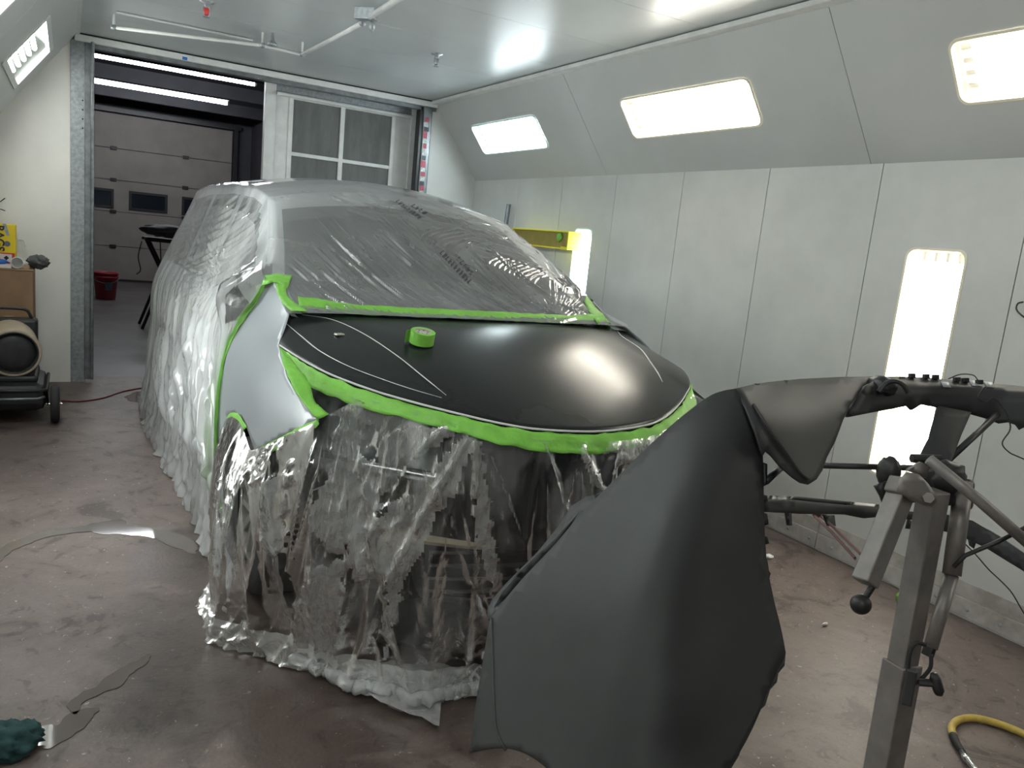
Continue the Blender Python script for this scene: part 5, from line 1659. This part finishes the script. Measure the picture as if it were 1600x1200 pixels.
# yellow wall bin and leaning steel bar on the right wall
xb_ = XR - .13
ya, yb2 = at(888, 372, 0, xb_)[1], at(800, 370, 0, xb_)[1]
z0, z1 = at(884, 390, 0, xb_)[2], at(884, 361, 0, xb_)[2]
yl = thing('yellow_shelf_box', 'yellow edged box fixed to the right wall beside the windshield', 'box', (XR - .06, (ya + yb2) / 2, z0))
MB().box((xb_, ya, z1 - .012), (XR, yb2, z1)).mk('top', M['yellowtape'], yl, bevel=.002)
MB().box((xb_, ya, z0), (XR, yb2, z0 + .012)).mk('bottom', M['yellowtape'], yl, bevel=.002)
for y in (ya, yb2 - .012):
    MB().box((xb_, y, z0 + .012), (XR, y + .012, z1 - .012)).mk('end', M['yellowtape'], yl)
MB().box((xb_ + .02, ya + .012, z0 + .012), (XR - .01, yb2 - .012, z1 - .012)).mk('panel', M['olive'], yl)
MB().box((xb_ - .003, ya - .002, z0 - .002), (xb_ + .003, ya + .10, z0 + .022)).mk('tape_edge', M['yellowtape'], yl)
blob('green_tape_scrap', (xb_ + .012, ya + .16, z1 - .055), (.012, .04, .035), M['tape'], yl, seed=3, amp=.3)
q = at(795, 319, 0, XR - .06)
MB().tube([(XR - .20, q[1] - .05, 0), (q[0], q[1], q[2])], .022, 12).mk('steel_bar', M['galvdark'], label='thin steel bar leaning upright against the right wall behind the car', cat='bar')
# ------------------------------------------------------------------ ceiling pipes and sprinklers
ZP = ZC - .09
pipe = thing('sprinkler_pipe', 'white painted pipe hung under the ceiling near the doorway', 'pipe', at(420, 72, 2, ZP))
pp = [at(x, y, 2, ZP) for x, y in ((178, 43), (300, 58), (410, 71), (472, 85))]
MB().tube(pp, .013, 10).mk('tube', M['trimw'], pipe, smooth=True)
pq = [at(x, y, 2, ZP) for x, y in ((472, 85), (520, 61), (566, 36))]
MB().tube(pq, .015, 10).mk('tube', M['trimw'], pipe, smooth=True)
pr = [at(x, y, 2, ZP) for x, y in ((578, 26), (640, -12), (760, -90))]
MB().tube(pr, .018, 10).mk('tube', M['trimw'], pipe, smooth=True)
for p in (pp[0], pp[2], pp[3], pq[2]):
    blob('joint', p, (.022, .022, .02), M['galv'], pipe, amp=.08)
for p in (pp[0], pp[2], pp[3], pr[1]):
    MB().tube([p, (p[0], p[1], ZC)], .009, 8).mk('hanger', M['trimw'], pipe)
bx = at(572, 27, 2, ZP)
MB().obox(bx + (0, 0, .02), (.05, -.045, 0), (.022, .022, 0), (0, 0, .035)).mk('coupling', M['galv'], pipe, bevel=.006)
blob('valve', bx + np.array([.03, -.03, -.05]), (.018, .018, .03), M['galv'], pipe, amp=.15, seed=5)
MB().tube([at(182, 19, 2, ZC - .012), at(395, 63, 2, ZC - .012)], .008, 8).mk('conduit', M['trimw'], pipe)
def sprinkler(label, x, y, mat):
    p = at(x, y, 2, ZC)
    o = thing('ceiling_sprinkler', label, 'sprinkler', (p[0], p[1], ZC - .1), 'ceiling sprinklers')
    MB().lathe([(.045, 0), (.045, -.006), (.018, -.012), (.014, -.04)], (p[0], p[1], ZC), (0, 0, 1), 20).mk('plate', M['galv'], o, smooth=True)
    MB().lathe([(.014, -.036), (.017, -.04), (.017, -.075), (.012, -.082), (0, -.084)], (p[0], p[1], ZC), (0, 0, 1), 14).mk('bulb', mat, o, smooth=True)
    MB().lathe([(0, -.094), (.022, -.094), (.022, -.09), (0, -.09)], (p[0], p[1], ZC), (0, 0, 1), 14).mk('deflector', M['galv'], o)
    for s in (-1, 1):
        MB().tube([(p[0] + s * .017, p[1], ZC - .03), (p[0] + s * .02, p[1], ZC - .06), (p[0] + s * .006, p[1], ZC - .092)], .003, 6).mk('arm', M['galv'], o)
sprinkler('sprinkler head with a red cap on the ceiling at the top', 323, 3, M['red'])
sprinkler('steel sprinkler head on the ceiling left of the far slope lamp', 683, 84, M['galv'])
p = at(424, 66, 2, ZC - .06)
o = thing('ceiling_sprinkler', 'bell shaped sprinkler head beside the white ceiling pipe', 'sprinkler', (p[0], p[1], ZC - .1), 'ceiling sprinklers')
p = p + np.array([0, -.03, 0])
MB().lathe([(.012, .06), (.014, .01), (.035, -.015), (.038, -.03), (.0, -.026)], p, (0, 0, 1), 16).mk('bell', M['galv'], o, smooth=True)
# ------------------------------------------------------------------ on the floor
def puddle(label, px, seed):
    P = np.array([at(x, y, 2, 0) for x, y in px])[:, :2]
    P = smooth(np.vstack([P, P[:1]]), 200)[:-1]
    c = P.mean(0)
    P = P + .022 * np.stack([perlin(P[:, 0] * 9, P[:, 1] * 9, seed), perlin(P[:, 0] * 9, P[:, 1] * 9, seed + 1)], 1) + .008 * np.stack([perlin(P[:, 0] * 31, P[:, 1] * 31, seed), perlin(P[:, 0] * 31, P[:, 1] * 31, seed + 1)], 1)
    plate('puddle', [tuple(p) for p in P], [], (0, 0, .0028), (1, 0, 0), (0, 1, 0), .0024, M['water'], label=label, cat='puddle', group='water puddles on the booth floor')
puddle('long curved trail of water left of the car', [(-8, 862), (40, 838), (90, 827), (130, 824), (150, 816), (190, 813), (208, 821), (232, 826), (268, 832), (300, 848), (308, 866), (282, 860), (240, 842), (205, 836), (160, 834), (130, 832), (85, 838), (40, 852), (-8, 882)], 1)
puddle('narrow streak of water above the teal cloth', [(112, 1106), (130, 1085), (165, 1060), (200, 1040), (232, 1022), (226, 1038), (184, 1070), (146, 1096), (122, 1116)], 2)
puddle('small puddle of water beside the teal cloth', [(36, 1150), (60, 1136), (90, 1130), (112, 1116), (148, 1110), (140, 1126), (112, 1150), (84, 1172), (46, 1172)], 3)
puddle('far small wet patch beside the rear of the car', [(192, 621), (214, 613), (245, 611), (250, 625), (212, 628)], 4)
q = at(18, 1168, 2, .02)
blob('teal_cloth', (q[0] - .02, q[1] + .02, .03), (.085, .07, .045), M['teal'], seed=9, amp=.35, n=3, freq=4, label='crumpled dark teal cloth on the wet floor at the lower left', cat='cloth')
q = at(1408, 936, 2, .012)
blob('tape_scrap', (q[0], q[1], .02), (.028, .022, .024), M['tape'], seed=15, amp=.35, label='small wad of green tape on the floor behind the stand', cat='tape scrap')
for k, (x, y, l_) in enumerate(((1201, 872, 'torn white paper scrap on the floor beside the bumper edge'), (1289, 978, 'tiny pale chip on the floor left of the stand post'))):
    q = at(x, y, 2, .0)
    blob('paper_scrap', (q[0], q[1], .010), ((.03, .02, .012) if k == 0 else (.018, .006, .008)), M['white'], seed=20 + k, amp=.3, label=l_, cat='scrap')
# air hose with quick coupler
hose = thing('air_hose', 'yellow air hose with chrome coupler on the floor at the lower right', 'hose', at(1500, 1140, 2, 0))
hp_ = [at(x, y, 2, .016) for x, y in smooth([(1720, 1235), (1650, 1172), (1600, 1147), (1560, 1131), (1522, 1122), (1498, 1125), (1487, 1136), (1490, 1151)], 60)]
MB().tube(hp_, .0135, 12).mk('tube', M['hose'], hose, smooth=True)
h1_ = [at(x, y, 2, .016) for x, y in smooth([(1489, 1149), (1495, 1162), (1504, 1176)], 10)]
MB().tube(h1_, np.linspace(.0145, .0115, 10), 12).mk('ferrule', M['rubber'], hose, smooth=True)
h2_ = [at(x, y, 2, .018) for x, y in ((1503, 1174), (1506, 1180), (1507, 1181), (1513, 1190), (1514, 1191), (1526, 1206), (1534, 1216))]
MB().tube(h2_, [.010, .010, .014, .014, .011, .013, .013], 12).mk('coupler', M['chrome'], hose, smooth=True)
